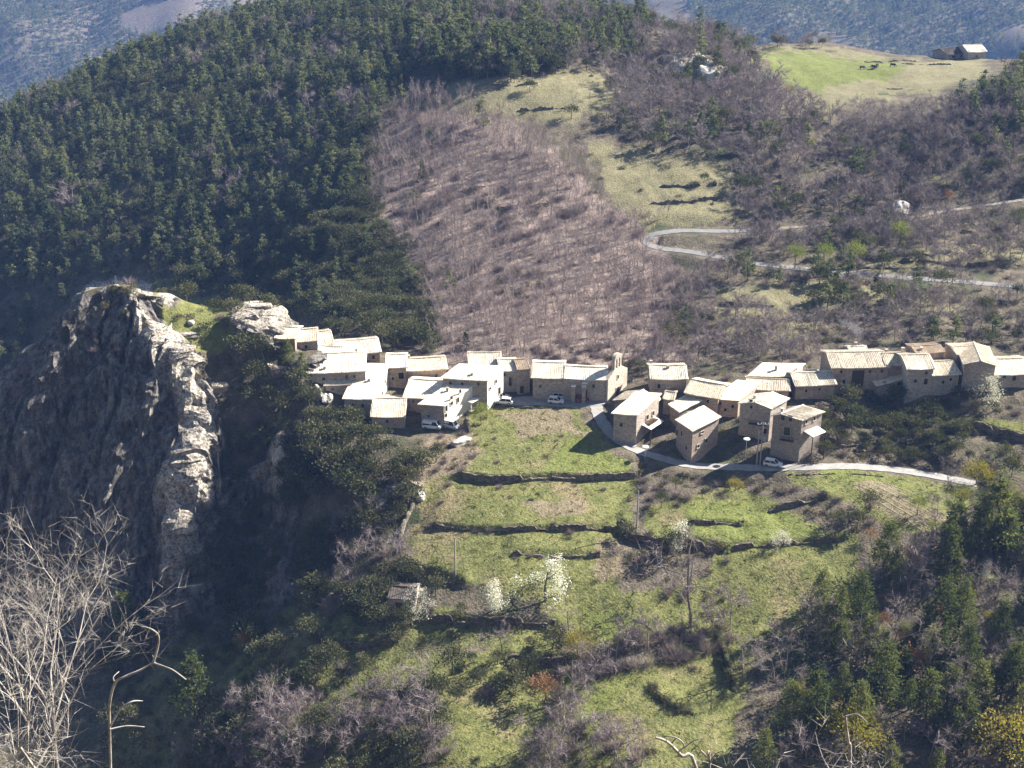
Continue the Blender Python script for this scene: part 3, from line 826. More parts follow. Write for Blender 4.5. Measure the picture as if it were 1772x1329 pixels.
    # ridge course
    if roof in ('x', 'y', 'yl'):
        mb = MB()
        um = 0.3 if roof == 'yl' else 0.5
        a, c = (fp(-ou * .9, .5, ze + rise + .2), fp(1 + ou * .9, .5, ze + rise + .2)) if roof == 'x' else (fp(um, -ov * .9, ze + rise + .2), fp(um, 1 + ov * .9, ze + rise + .2))
        mb.tube(a, c, .14, .14, 6); mb.build('ridge', [MAT['roof'][tile]], rf, loc)
    out = -n if br is None else np.array([-ex[1], ex[0], 0.0]) * (-1 if np.dot(np.array([-ex[1], ex[0], 0]), BR - FR) > 0 else 1)
    def on_front(px, py):
        dx, dy, dz = pray(px, py); o0 = np.array([0, 0, CH]); d = np.array([dx, dy, dz])
        t = np.dot(FL - o0, out) / np.dot(d, out); return o0 + d * t
    sdir = (BR - FR) / D; sout = np.array([sdir[1], -sdir[0], 0.0])
    if np.dot(sout, FR - FL) < 0: sout = -sout
    def on_side(px, py, A=None):
        A = FR if A is None else A
        dx, dy, dz = pray(px, py); o0 = np.array([0, 0, CH]); d = np.array([dx, dy, dz])
        t = np.dot(A - o0, sout) / np.dot(d, sout); return o0 + d * t
    def ok(p, A, dirv, ln):
        s = np.dot(p - A, dirv); return 0.25 < s < ln - 0.25
    for q in win:
        p = on_front(q[0], q[1])
        if ok(p, FL, ex, L): add_opening(root, loc, p, ex, out, q[2] / 7.0, q[3] / 6.4)
    for q in door:
        p = on_front(q[0], q[1])
        if ok(p, FL, ex, L): add_opening(root, loc, p, ex, out, q[2] / 7.0, q[3] / 6.4, 'door')
    for q in swin:
        p = on_side(q[0], q[1])
        if ok(p, FR, sdir, D): add_opening(root, loc, p, sdir, sout, q[2], q[3])
    for q in chim:
        u, v = q[:2]; p = fp(u, v, ze + hf(u, v)) ; hgt = q[2] if len(q) > 2 else 1.1
        mb = MB(); rz = math.atan2(ex[1], ex[0]); c = p - loc
        mb.box((c[0], c[1], c[2] + hgt / 2 - .1), .55, .55, hgt + .2, rz)
        mb.box((c[0], c[1], c[2] + hgt + .14), .75, .75, .12, rz)
        for sx_ in (-1, 1): mb.box((c[0] + sx_ * .24 * ex[0], c[1] + sx_ * .24 * ex[1], c[2] + hgt + .04), .1, .4, .12, rz)
        mb.build('chimney', [MAT['stone'][2]], rf)
    root_info = dict(root=root, loc=loc, FL=FL, FR=FR, BR=BR, BL=BL, ze=ze, ex=ex, n=n, out=out, sdir=sdir, sout=sout, fp=fp, L=L, D=D, rise=rise)
    return root_info

HI = {}
MAT['trim_pale'] = stone_mat('church_stone', (0.50, 0.445, 0.37), (0.40, 0.35, 0.285), (0.56, 0.49, 0.40))
HI['t1'] = house('small stone house highest up beside the rock outcrop', (492,606), (477,585), (510,586), depth=8.0, roof='x', pitch=17, wall=1, tile=1, over=.3)
HI['t2'] = house('stone house behind a dark pine, topmost on the spur', (535,612), (511,591), (549,589), depth=8.5, roof='x', pitch=17, wall=0, tile=1, win=[(530,600,5,6)], over=.3)
HI['t2b'] = house('narrow house with low wall joined to the topmost house', (560,612), (548,598), (577,595), depth=10, roof='x', pitch=17, wall=1, tile=1, over=.3, win=[(562,602,5,5)])
HI['t3'] = house('long pale roofed house with a pink brown end wall below the topmost houses', (640,630), (586,614), (657,608), depth=10.0, roof='x', pitch=17, wall=1, tile=0, win=[(646,618,5,7)], swin=[])
HI['t3b'] = house('low house tucked in front of the long pale roof', (575,640), (546,618), (590,620), depth=8, roof='x', pitch=17, wall=0, tile=0)
HI['t4'] = house('broad white roofed house above the dark cliff edge trees', (560,668), (532,645), (632,641), depth=13, roof='x', pitch=17, wall=0, tile=0, win=[(600,652,5,6),(613,651,4,5),(560,656,5,6)], chim=[(.3,.08,.6),(.85,.6,.7)])
HI['t5'] = house('little lean-to house wedged beside the big white roof', (580,682), (563,666), (606,664), depth=6.5, roof='x', pitch=17, wall=0, tile=1, win=[(575,673,5,5)])
HI['t6'] = house('tall house with a steep white roof and a sunlit end wall', (620,718), (596,689), (644,690), br=(672,652), roof='f', pitch=13, side='plaster', wall=2, tile=0, win=[(612,701,5,7),(628,702,5,7)], swin=[(656,668,.8,1.2),(661,682,.8,1.4),(666,660,.7,1.0),(652,690,.8,1.1)], chim=[(.6,.5,.6)])
HI['t7'] = house('lowest house of the upper row beside the cliff edge', (680,741), (643,721), (700,721), depth=12, roof='x', pitch=17, wall=1, tile=1, win=[(670,729,5,5)], over=.3)
HI['m8'] = house('square tower like house with a crossed window beside the long brown wall', (690,672), (671,635), (703,634), depth=8.5, roof='x', pitch=17, wall=1, tile=0, win=[(694,650,9,11),(680,655,4,5)])
HI['m8b'] = house('long brown stone house with a low white roof and two small windows', (735,671), (703,641), (772,637), depth=8.0, roof='x', pitch=17, wall=1, tile=1, win=[(716,652,4,5),(738,654,4,5),(755,650,4,5)], chim=[(.1,.6,.8)])
HI['m9'] = house('speckled roofed house at the back against the brown wood', (815,662), (812,634), (867,633), depth=9, roof='x', pitch=20, wall=0, tile=1, over=.3, win=[(830,640,5,6)])
HI['m9b'] = house('narrow grey house with one tall window beside the dark alley', (880,679), (866,641), (894,640), depth=7.5, roof='x', pitch=17, wall=2, tile=1, win=[(883,660,5,14),(873,648,4,5)])
HI['m9c'] = house('dark shaded house across the alley from the church', (905,683), (895,640), (917,638), depth=7, roof='x', pitch=17, wall=0, tile=2, over=.15, door=[(903,674,7,13)])
HI['m10'] = house('white roofed corner house with a sunlit end wall facing the parked cars', (820,702), (766,654), (843,658), br=(871,643), roof='f', pitch=10, side='plaster', wall=2, tile=0, win=[(800,664,4,5),(828,664,4,5),(780,662,4,5)], swin=[(848,672,.55,.55),(864,676,.7,1.7),(858,660,.6,.8)], chim=[(.55,.3,.5)])
HI['m11a'] = house('white roofed half of the double house above the parked van', (720,712), (701,686), (762,690), depth=12, roof='x', pitch=17, wall=0, tile=0, win=[(715,694,5,6)])
HI['m11'] = house('double house with sunlit balcony wall beside the light green tree', (750,738), (728,699), (768,702), br=(826,672), roof='f', pitch=7, side='plaster', wall=0, tile=0, yoff=0, win=[(742,720,4,5)], swin=[(772,705,.7,1.9),(781,693,.8,2.3),(792,692,.7,1.3),(796,677,.6,.9),(771,719,.9,.9)], chim=[(.35,.55,.9)])
HI['ch1'] = house('taller half of the church range, joined to the nave', (945,691), (922,653), (976,654), depth=10.5, roof='x', pitch=17, wall=0, tile=0, name='church_annex', cat='church', over=.4, win=[(935,668,4,5)], group=None)
ch = HI['ch2'] = house('stone church nave with a two arched bell gable at its end', (1005,693), (976,655), (1048,658), depth=8.5, roof='x', pitch=18, wall=0, tile=0, name='church', cat='church', over=.2, win=[(1027,668,4,6)], door=[(1012,682,8,14)], group=None)
HI['r13'] = house('gabled house at the bend of the street with a shaded porch', (1082,764), (1062,715), (1102,718), br=(1140,694), roof='f', pitch=10, wall=0, tile=1, win=[(1075,735,5,6)], swin=[(1120,722,.9,1.2),(1130,715,.8,1.0)])
HI['r13b'] = house('back wing with a brown left roof slope beside the church facade', (1078,722), (1064,692), (1120,704), br=(1140,690), roof='y', pitch=17, wall=0, tile=1)
HI['r14'] = house('white roofed house behind the church side lane', (1140,692), (1128,655), (1188,655), depth=9, roof='x', pitch=17, wall=0, tile=0, chim=[(.06,.9,.8),(.5,.4,.5)], win=[(1140,668,5,7)])
HI['r15'] = house('narrow tall house with a pinkish wall and small speckled roof', (1150,692), (1137,664), (1158,671), br=(1184,660), ref='r', roof='f', pitch=10, wall=1, tile=1, win=[(1146,678,4,5)])
HI['r16'] = house('small brown shed roof squeezed between the tall houses', (1158,716), (1148,690), (1166,692), depth=5, roof='x', pitch=17, wall=1, tile=1, over=.25)
HI['r17'] = house('cream roofed house standing behind the big corner house', (1170,745), (1160,700), (1176,712), br=(1211,699), ref='r', roof='f', pitch=7, wall=1, tile=1, win=[], swin=[(1190,716,.7,.9),(1200,712,.7,.9)])
HI['r18'] = house('big square corner house with a tilted cream roof above the street', (1199,803), (1172,727), (1199,745), br=(1244,727), ref='r', roof='f', pitch=5, wall=1, tile=1, win=[(1172,748,5,9),(1180,750,4,8),(1188,775,5,6)], swin=[(1215,748,.9,.5),(1222,762,.7,.9),(1208,772,.7,.8)])
HI['r19'] = house('low long roofed house between the corner house and the speckled roofs', (1210,712), (1187,679), (1243,689), depth=9, roof='x', pitch=17, wall=1, tile=1, win=[(1205,690,4,5),(1225,694,4,5)])
HI['r19b'] = house('rosy walled house with a wide cream roof and small windows', (1258,724), (1240,690), (1278,693), br=(1312,672), ref='r', roof='f', pitch=9, wall=1, tile=1, win=[(1255,709,4,5),(1268,703,4,5),(1246,698,4,5)], chim=[(.1,.1,.4)])
HI['r20'] = house('gabled grey house with a wide dark balcony opening', (1300,752), (1281,698), (1334,706), br=(1362,690), roof='y', pitch=15, wall=0, tile=0, win=[(1300,694,4,4),(1300,704,4,5),(1324,746,5,8)], chim=[(.25,.4,.7)])
HI['r21'] = house('tall gabled house beside the white car, white chimney at its left eave', (1362,787), (1338,719), (1388,727), br=(1423,713), roof='yl', pitch=11, wall=0, tile=0, win=[(1355,722,6,9),(1368,724,6,9),(1362,746,10,13)], swin=[(1395,730,.7,.9),(1409,724,.7,1.0)], chim=[(.12,.25,1.0)])
HI['r22'] = house('upper house with a white roof, chimney pipe and sunlit gable end', (1330,668), (1297,650), (1366,651), br=(1389,638), roof='f', pitch=10, side='plaster', wall=1, tile=0, win=[(1315,654,4,3),(1340,654,4,3)], swin=[(1375,658,.7,.9),(1377,640,.6,.8)], chim=[(.5,.45,1.2)])
HI['r23'] = house('low speckled roof in front of the upper white roofed house', (1320,690), (1295,672), (1365,675), depth=7, roof='x', pitch=17, wall=0, tile=1, win=[(1350,682,4,4)])
HI['r24'] = house('wide low house with pale roof and hollow below its wall', (1400,692), (1378,667), (1445,664), depth=8.5, roof='x', pitch=17, wall=1, tile=0, win=[(1418,673,4,5),(1395,676,4,5)], chim=[(.7,.5,.4)])
HI['r25'] = house('long house with a cream roof and open shaded porch on a post', (1480,679), (1441,636), (1537,634), depth=10.5, roof='x', pitch=17, wall=1, tile=1, win=[(1456,643,4,5),(1526,642,4,5),(1505,643,4,5),(1460,660,4,7)], door=[(1484,657,21,32)])  # wide dark door leaf stands in for the shade of the open porch
HI['r26'] = house('small cream roofed house behind the long porch house', (1555,668), (1534,630), (1574,630), depth=7.5, roof='x', pitch=17, wall=0, tile=1, chim=[(.3,.95,.6)])
HI['r27'] = house('cream roofed house with two chimneys in the row', (1600,687), (1572,638), (1616,637), depth=9.5, roof='x', pitch=17, wall=2, tile=1, win=[(1584,659,5,5),(1602,660,6,9),(1603,645,4,5)], chim=[(.22,.95,1.3),(.97,.97,1.3)])
HI['r28'] = house('house with a steep side roof and recessed balcony in the row', (1540,687), (1520,656), (1572,652), depth=9, roof='r', pitch=-12, wall=0, tile=1, win=[(1558,664,10,6),(1530,664,5,6)])
HI['r29'] = house('pale stone house with corner post at the end of the row', (1635,686), (1615,649), (1660,646), depth=9, roof='x', pitch=17, wall=2, tile=1, win=[(1632,661,5,6),(1645,656,4,5)], chim=[(.4,.95,1.0)])
HI['r30'] = house('big dark gabled barn house behind the white blossom tree', (1695,674), (1669,629), (1723,632), depth=11, roof='y', pitch=16, wall=0, tile=1)
HI['r31'] = house('white roofed house at the picture edge beyond the blossom tree', (1745,672), (1721,648), (1790,646), depth=10.5, roof='x', pitch=17, wall=0, tile=0, win=[(1738,652,5,7),(1755,654,6,8)])
HI['r32'] = house('brown walled house with a thin ridge seen above the row', (1680,650), (1656,614), (1702,612), depth=7, roof='x', pitch=10, wall=1, tile=1, over=.25)
HI['r33'] = house('dark brown roof seen over the two chimney house', (1610,650), (1586,612), (1634,609), depth=6, roof='x', pitch=10, wall=1, tile=2, over=.25)
HI['r34'] = house('white lean-to roof beside the smoking chimney behind the row', (1488,625), (1472,612), (1503,611), depth=5, roof='x', pitch=17, wall=2, tile=0, over=.25, chim=[(.45,.6,1.0)])
HI['hut'] = house('tiny ochre hut on the ledge behind the lit cliff edge', (382,688), (368,672), (394,668), depth=3.6, roof='f', pitch=8, wall=1, tile=1, over=.15, name='stone_hut', cat='hut', group=None)
HI['hut2'] = house('small roof among dark trees left of the broad white roof', (485,650), (470,640), (496,635), depth=4, roof='f', pitch=8, wall=0, tile=1, over=.2, name='stone_hut', cat='hut', group=None)
HI['ruin'] = house('roofless looking dark stone shed on the lower terraces', (695,1062), (671,1035), (716,1038), depth=6, roof='x', pitch=17, wall=0, tile=3, over=.15, name='stone_shed', cat='shed', group=None, door=[(690,1050,10,14)])
HI['barn'] = house('lone farm barn with a white roof on the plateau meadow', (1690,102), (1677,90), (1707,89), depth=11, roof='x', pitch=17, wall=2, tile=0, name='farm_barn', cat='barn', group=None, win=[(1690,97,5,4)])
HI['barn2'] = house('long dark open shed joined to the lone farm barn', (1660,103), (1641,94), (1676,90), depth=9, roof='x', pitch=17, wall=0, tile=3, name='farm_shed', cat='barn', group=None, door=[(1650,98,14,6),(1665,97,14,6)])

# bell gable of the church: a pierced wall with two arched openings, on the end of the nave
def bell_gable(info):
    root, loc = info['root'], info['loc']; ex = info['ex']
    A = at_z(1051, 655, info['ze']); B = at_z(1079, 648, info['ze'] )
    # facade wall stands across the end of the nave
    FRp, BRp = info['FR'], info['BR']
    d = (BRp - FRp); d = d / np.linalg.norm(d)
    d = np.array([d[0] * .8 + .45 * ex[0], d[1] * .8 + .45 * ex[1], 0]); d /= np.linalg.norm(d)
    nrm = np.array([d[1], -d[0], 0.0])
    base = FRp + ex * 0.3
    W_ = 9.0; ze = info['ze'] - loc[2]; rise = info['rise']
    zb = float(ground(base[0], base[1])) - loc[2] - 1.0
    def pt(s, z, k): q = base + d * s + nrm * k - loc; return (q[0], q[1], z)
    T = 0.9
    mb = MB()
    prof = [(0, zb), (W_, zb), (W_, ze + .2), (W_ / 2 + 1.7, ze + rise + .4), (W_ / 2 - 1.7, ze + rise + .4), (0, ze + .2)]
    mb.poly([pt(s, z, 0.35) for s, z in prof]); mb.poly([pt(s, z, 0.35 - T) for s, z in reversed(prof)])
    for i in range(len(prof)):
        (s0, z0), (s1, z1) = prof[i], prof[(i + 1) % len(prof)]
        mb.poly([pt(s0, z0, .35), pt(s0, z0, .35 - T), pt(s1, z1, .35 - T), pt(s1, z1, .35)])
    mb.build('facade', [MAT['trim_pale']], root)
    # belfry: three piers, two arches, rounded cap
    z0 = ze + rise + .4; zt = z0 + 2.1; c = W_ / 2; hw = 1.55
    mb = MB()
    def pier(a, b):
        q = [(a, z0), (b, z0), (b, zt), (a, zt)]
        mb.poly([pt(s, z, .3) for s, z in q]); mb.poly([pt(s, z, -.5) for s, z in reversed(q)])
        for i in range(4):
            (s0, y0), (s1, y1) = q[i], q[(i + 1) % 4]; mb.poly([pt(s0, y0, .3), pt(s0, y0, -.5), pt(s1, y1, -.5), pt(s1, y1, .3)])
    pier(c - hw, c - hw + .55); pier(c - .27, c + .27); pier(c + hw - .55, c + hw)
    ow = (hw - .55 - .27) / 2
    for cc in (c - .27 - ow, c + .27 + ow):
        for q in range(8):
            a0, a1 = math.pi * q / 8, math.pi * (q + 1) / 8
            p0 = (cc + ow * math.cos(a0), zt + ow * math.sin(a0)); p1 = (cc + ow * math.cos(a1), zt + ow * math.sin(a1))
            tz = zt + ow + .25
            mb.poly([pt(p0[0], p0[1], .3), pt(p0[0], tz, .3), pt(p1[0], tz, .3), pt(p1[0], p1[1], .3)])
            mb.poly([pt(p1[0], p1[1], -.5), pt(p1[0], tz, -.5), pt(p0[0], tz, -.5), pt(p0[0], p0[1], -.5)])
            mb.poly([pt(p0[0], p0[1], .3), pt(p1[0], p1[1], .3), pt(p1[0], p1[1], -.5), pt(p0[0], p0[1], -.5)])
    tz = zt + ow + .25
    for a, b in ((c - hw, c - .27 - 2 * ow), (c - .27, c + .27), (c + .27 + 2 * ow, c + hw)):
        for k, rev in ((.3, False), (-.5, True)):
            q = [pt(a, zt, k), pt(b, zt, k), pt(b, tz, k), pt(a, tz, k)]; mb.poly(q[::-1] if rev else q)
    for s in (c - hw, c + hw): mb.poly([pt(s, zt, .3), pt(s, zt, -.5), pt(s, tz, -.5), pt(s, tz, .3)])
    # rounded cap
    n_ = 10
    for q in range(n_):
        a0, a1 = math.pi * q / n_, math.pi * (q + 1) / n_
        p0 = (c + (hw + .12) * math.cos(a0), tz + .95 * math.sin(a0)); p1 = (c + (hw + .12) * math.cos(a1), tz + .95 * math.sin(a1))
        mb.poly([pt(p0[0], p0[1], .42), pt(p0[0], p0[1], -.62), pt(p1[0], p1[1], -.62), pt(p1[0], p1[1], .42)])
        mb.poly([pt(c, tz, .42), pt(p0[0], p0[1], .42), pt(p1[0], p1[1], .42)]); mb.poly([pt(c, tz, -.62), pt(p1[0], p1[1], -.62), pt(p0[0], p0[1], -.62)])
    mb.poly([pt(c - hw - .12, tz, .42), pt(c - hw - .12, tz, -.62), pt(c + hw + .12, tz, -.62), pt(c + hw + .12, tz, .42)])
    bg = mb.build('bell_gable', [MAT['trim_pale']], root)
    for cc in (c - .27 - ow, c + .27 + ow):
        mb = MB(); q = pt(cc, zt - .2, -.1)
        prev = None
        for zz, rr in ((0, .30), (-.12, .26), (-.3, .18), (-.5, .14), (-.58, .05)):
            pass
        mb.tube((q[0], q[1], q[2] - .75), (q[0], q[1], q[2] - .3), .3, .17, 8); mb.tube((q[0], q[1], q[2] - .3), (q[0], q[1], q[2] - .1), .17, .05, 8)
        mb.tube((q[0], q[1], q[2] - .1), (q[0], q[1], q[2] + .45), .04, .04, 5)
        mb.build('bell', [MAT['metal']], bg)
    add_opening(root, (0, 0, 0), np.array(pt(c, ze - .6, .35)), d, nrm, .6, 1.0)
    add_opening(root, (0, 0, 0), np.array(pt(c, zb + 2.3, .35)), d, nrm, 1.4, 2.4, 'door')
bell_gable(ch)
# buttresses on the nave front
for px_ in (993, 1011):
    f = (px_ - 976) / (1048 - 976)
    p = ch['fp'](f, 0, 0) - ch['n'] * .5 - ch['loc']; z1 = ch['ze'] - ch['loc'][2]
    mb = MB(); mb.box((p[0], p[1], (z1 - 1.6 - 2) / 2 ), .9, 1.3, z1 - 1.6 + 2, math.atan2(ch['ex'][1], ch['ex'][0]))
    mb.box((p[0], p[1], z1 - 1.5), 1.1, 1.5, .2, math.atan2(ch['ex'][1], ch['ex'][0]), 1)
    mb.build('buttress', [MAT['stone'][0], MAT['plaster']], ch['root'])

# porches, balconies and canopies that belong to single houses
def balcony(info, u, w, z, side=False, proj=1.3, roofed=False, matk='wood'):
    root, loc = info['root'], info['loc']
    A = info['FR'] if side else info['FL']; d = info['sdir'] if side else info['ex']; o = info['sout'] if side else info['out']
    L = info['D'] if side else info['L']
    c = A + d * (u * L) + o * (proj / 2 + .05); rz = math.atan2(d[1], d[0]); zz = info['ze'] - z
    mb = MB(); q = np.array([c[0], c[1], zz]) - loc
    mb.box(q, w, proj, .16, rz)
    b = mb.build('balcony', [MAT['wood'] if matk == 'wood' else MAT['plaster']], root)
    mb = MB()
    e = o * (proj / 2 - .05)
    mb.box(q + e + np.array([0, 0, .95]), w, .07, .07, rz)
    nb = int(w / .35)
    for i in range(nb + 1):
        s = d * (-w / 2 + w * i / nb); mb.box(q + e + s + np.array([0, 0, .5]), .05, .05, .9, rz)
    for s_ in (-1, 1):
        mb.box(q + d * (s_ * w / 2) + np.array([0, 0, .95]), .06, proj, .06, rz)
    mb.build('railing', [MAT['wood']], b)
    if roofed:
        mb = MB(); mb.box(q + np.array([0, 0, 2.5]) + o * .2, w + .5, proj + .6, .14, rz)
        for s_ in (-1, 1): mb.box(q + e + d * (s_ * (w / 2 - .1)) + np.array([0, 0, 1.2]), .14, .14, 2.5, rz)
        mb.build('canopy', [MAT['roof'][0]], root)
balcony(HI['m11'], .78, 3.0, 4.2, True, 1.4, True, 'plaster')
balcony(HI['m11'], .70, 3.4, 5.4, True, 1.2, False, 'plaster')
balcony(HI['r13'], .55, 3.6, 3.4, True, 1.6, False)
balcony(HI['r20'], .62, 4.0, 4.4, False, 0.9, False)
balcony(HI['r21'], .55, 3.0, 5.4, False, .8, False)
balcony(HI['r28'], .72, 3.0, 2.6, False, .9, False)
def canopy(info, a, b, matk='roof', h=2.6, posts=True, drop=0.5, depth=2.6, side=True):
    """lean-to roof on posts along a side wall between fractions a and b"""
    root, loc = info['root'], info['loc']
    A = info['FR'] if side else info['FL']; d = info['sdir'] if side else info['ex']; o = info['sout'] if side else info['out']; L = info['D'] if side else info['L']
    z = info['ze'] - h
    p0 = A + d * a * L + o * .05; p1 = A + d * b * L + o * .05; q0 = p0 + o * depth; q1 = p1 + o * depth
    mb = MB()
    t = [(*p0[:2], z), (*q0[:2], z - drop), (*q1[:2], z - drop), (*p1[:2], z)]
    mb.poly([np.array(x) - loc for x in t]); mb.poly([np.array((x[0], x[1], x[2] - .15)) - loc for x in t[::-1]])
    for i in range(4):
        x, y = t[i], t[(i + 1) % 4]; mb.poly([np.array(x) - loc, np.array((x[0], x[1], x[2] - .15)) - loc, np.array((y[0], y[1], y[2] - .15)) - loc, np.array(y) - loc])
    c = mb.build('lean_to_roof', [MAT['roof'][0]], root)
    for q in (q0, q1):
        g = float(ground(q[0], q[1])) - .3
        mb = MB(); mb.tube(np.array((q[0], q[1], g)) - loc, np.array((q[0], q[1], z - drop - .1)) - loc, .12, .12, 6); mb.build('post', [MAT['wood']], c)
canopy(HI['r13'], .25, .85, h=3.4, depth=2.4)
canopy(HI['r21'], .15, .8, h=3.0, depth=2.6)
canopy(HI['t6'], -.0, .35, h=3.4, depth=2.2)

# ------------------------------------------------------------------ plants: one mesh per variant, then copies
def rand_unit(n, r): 
    v = r.normal(size=(n, 3)); return v / np.linalg.norm(v, axis=1)[:, None]
def leaf_tris(c, size, r, up=0.0, out=None, stretch=1.0):
    n = len(c); a = rand_unit(n, r)
    if out is not None: a = a * 0.8 + out; a /= np.linalg.norm(a, axis=1)[:, None] + 1e-9
    b = np.cross(a, rand_unit(n, r)); b /= np.linalg.norm(b, axis=1)[:, None] + 1e-9
    s = (size * r.uniform(.6, 1.3, n))[:, None]
    V = np.stack([c + a * s * stretch, c - a * s * .5 + b * s * .55, c - a * s * .5 - b * s * .55], 1).reshape(-1, 3)
    return V, np.arange(3 * n).reshape(-1, 3)
def trunk_soup(path, radii, n=5):
    V = []; T = []
    path = [np.array(p, float) for p in path]
    for i, p in enumerate(path):
        d = path[min(i + 1, len(path) - 1)] - path[max(i - 1, 0)]; d /= np.linalg.norm(d) + 1e-9
        u = np.cross(d, [0.3, 1, 0.2]); u /= np.linalg.norm(u) + 1e-9; w = np.cross(d, u)
        for q in range(n):
            t = 2 * math.pi * q / n; V.append(p + (u * math.cos(t) + w * math.sin(t)) * radii[i])
    for i in range(len(path) - 1):
        for q in range(n):
            a, b = i * n + q, i * n + (q + 1) % n; T += [(a, b, b + n), (a, b + n, a + n)]
    return np.array(V), np.array(T)
def join(parts):
    V = []; T = []; k = 0
    for v, t in parts:
        V.append(v); T.append(np.asarray(t) + k); k += len(v)
    return np.concatenate(V), np.concatenate(T)
def pine_crown(seed, h, rad, ncl, per, size, z0f=.2, power=.8):
    r = np.random.default_rng(seed); C = []; O = []
    t = r.beta(1.0, 1.35, ncl); ph = r.uniform(0, 2 * math.pi, ncl)
    rm = rad * (1 - t) ** power * (0.72 + .38 * r.random(ncl)) + .12
    f = r.uniform(.45, 1.0, ncl) ** .6
    zc = h * (z0f + (1 - z0f) * t) - .10 * rm
    cx_, cy_ = np.cos(ph) * rm * f, np.sin(ph) * rm * f
    for i in range(ncl):
        k = per
        sp = max(.16 * rad, .30 * rm[i] * .8)
        q = r.normal(size=(k, 3)) * np.array([sp, sp, sp * .45])
        C.append(q + [cx_[i], cy_[i], zc[i]]); o = np.array([cx_[i], cy_[i], .25 * rm[i]]); o /= np.linalg.norm(o) + 1e-9
        O.append(np.repeat(o[None], k, 0))
    return leaf_tris(np.concatenate(C), size, r, out=np.concatenate(O))
def pine_trunk(seed, h, z1=.96, rr=.018):
    r = np.random.default_rng(seed); p = [(0, 0, -.6)]
    for q in range(1, 5): p.append((r.normal() * .02 * h, r.normal() * .02 * h, h * z1 * q / 4))
    return trunk_soup(p, [h * rr * 1.3, h * rr * 1.0, h * rr * .75, h * rr * .5, h * rr * .12])
def oak_crown(seed, h, rad, ncl, per, size, z0f=.25):
    r = np.random.default_rng(seed); C = []; O = []
    d = rand_unit(ncl, r); d[:, 2] = np.abs(d[:, 2]) * 1.0 - .25
    f = r.uniform(.45, 1.0, ncl)[:, None]
    cc = d * f * np.array([rad, rad, h * (1 - z0f) * .52]) + [0, 0, h * (z0f + (1 - z0f) * .48)]
    for i in range(ncl):
        s = rad * r.uniform(.16, .30)
        C.append(r.normal(size=(per, 3)) * [s, s, s * .7] + cc[i]); O.append(np.repeat((d[i] + [0, 0, .4])[None], per, 0))
    return leaf_tris(np.concatenate(C), size, r, out=np.concatenate(O))
def grow(r, p, d, L, rad, lev, maxlev, segs, twigs, spread, upb, wid):
    """recursive bare branching: tubes for limbs, narrow triangles for twigs"""
    p = np.array(p, float); d = np.array(d, float)
    path = [p.copy()]; n = 4 if lev == 0 else 3
    for q in range(n):
        d = d + r.normal(size=3) * (.10 + .05 * lev) + np.array([0, 0, upb]); d /= np.linalg.norm(d)
        p = p + d * L / n; path.append(p.copy())
    segs.append((path, [rad * (1 - .55 * i / n) for i in range(n + 1)], 5 if lev == 0 else 3))
    if lev >= maxlev:
        for q in range(twigs):
            k = r.integers(1, n + 1); t = r.random(); b = path[k - 1] * (1 - t) + path[k] * t
            e = d * .6 + rand_unit(1, r)[0] * .9 + np.array([0, 0, .15]); e /= np.linalg.norm(e)
            l = L * r.uniform(.4, .95); s = np.cross(e, rand_unit(1, r)[0]); s /= np.linalg.norm(s) + 1e-9
            segs.append((b, b + e * l, s * wid)); 
        return
    nb = r.integers(4, 7) if lev == 0 else r.integers(3, 5)
    for q in range(nb):
        t = r.uniform(.30, 1.0) if lev == 0 else r.uniform(.25, 1.0)
        k = min(int(t * n), n - 1); b = path[k] * (1 - (t * n - k)) + path[k + 1] * (t * n - k)
        e = rand_unit(1, r)[0]; e = e - d * np.dot(e, d); e /= np.linalg.norm(e) + 1e-9
        nd = d * (1 - spread * .5) + e * spread * r.uniform(.7, 1.3)
        nd /= np.linalg.norm(nd)
        grow(r, b, nd, L * r.uniform(.45, .68) * (1.15 - .4 * t if lev == 0 else 1), rad * .45, lev + 1, maxlev, segs, twigs, spread, upb, wid)
def bare_soup(seed, h, maxlev=2, twigs=7, spread=.75, upb=.06, rr=.017, wid=.03, stem=.62):
    r = np.random.default_rng(seed); segs = []
    grow(r, (0, 0, -.5), (0, 0, 1), h * stem, h * rr, 0, maxlev, segs, twigs, spread, upb, wid)
    tr, tw = [], []
    for s in segs:
        if isinstance(s[0], list): tr.append(trunk_soup(s[0], s[1], s[2]))
        else: tw.append((np.array([s[0] - s[2], s[0] + s[2], s[1]]), np.array([[0, 1, 2]])))
    V1, T1 = join(tr); V2, T2 = join(tw) if tw else (np.zeros((0, 3)), np.zeros((0, 3), int))
    zt = max(V1[:, 2].max(), V2[:, 2].max() if len(V2) else 0); k = h / zt
    return V1 * [k, k, k], T1, V2 * k, T2
def shrub_soup(seed, h, rad, n, size):
    r = np.random.default_rng(seed); ncl = max(6, n // 14); d = rand_unit(ncl, r); d[:, 2] = np.abs(d[:, 2])
    cc = d * r.uniform(.3, .95, ncl)[:, None] * [rad, rad, h * .8]
    C = np.concatenate([cc[i] + r.normal(size=(14, 3)) * [rad * .2, rad * .2, h * .16] for i in range(ncl)])
    C[:, 2] = np.abs(C[:, 2]) - .05
    return leaf_tris(C, size, r)
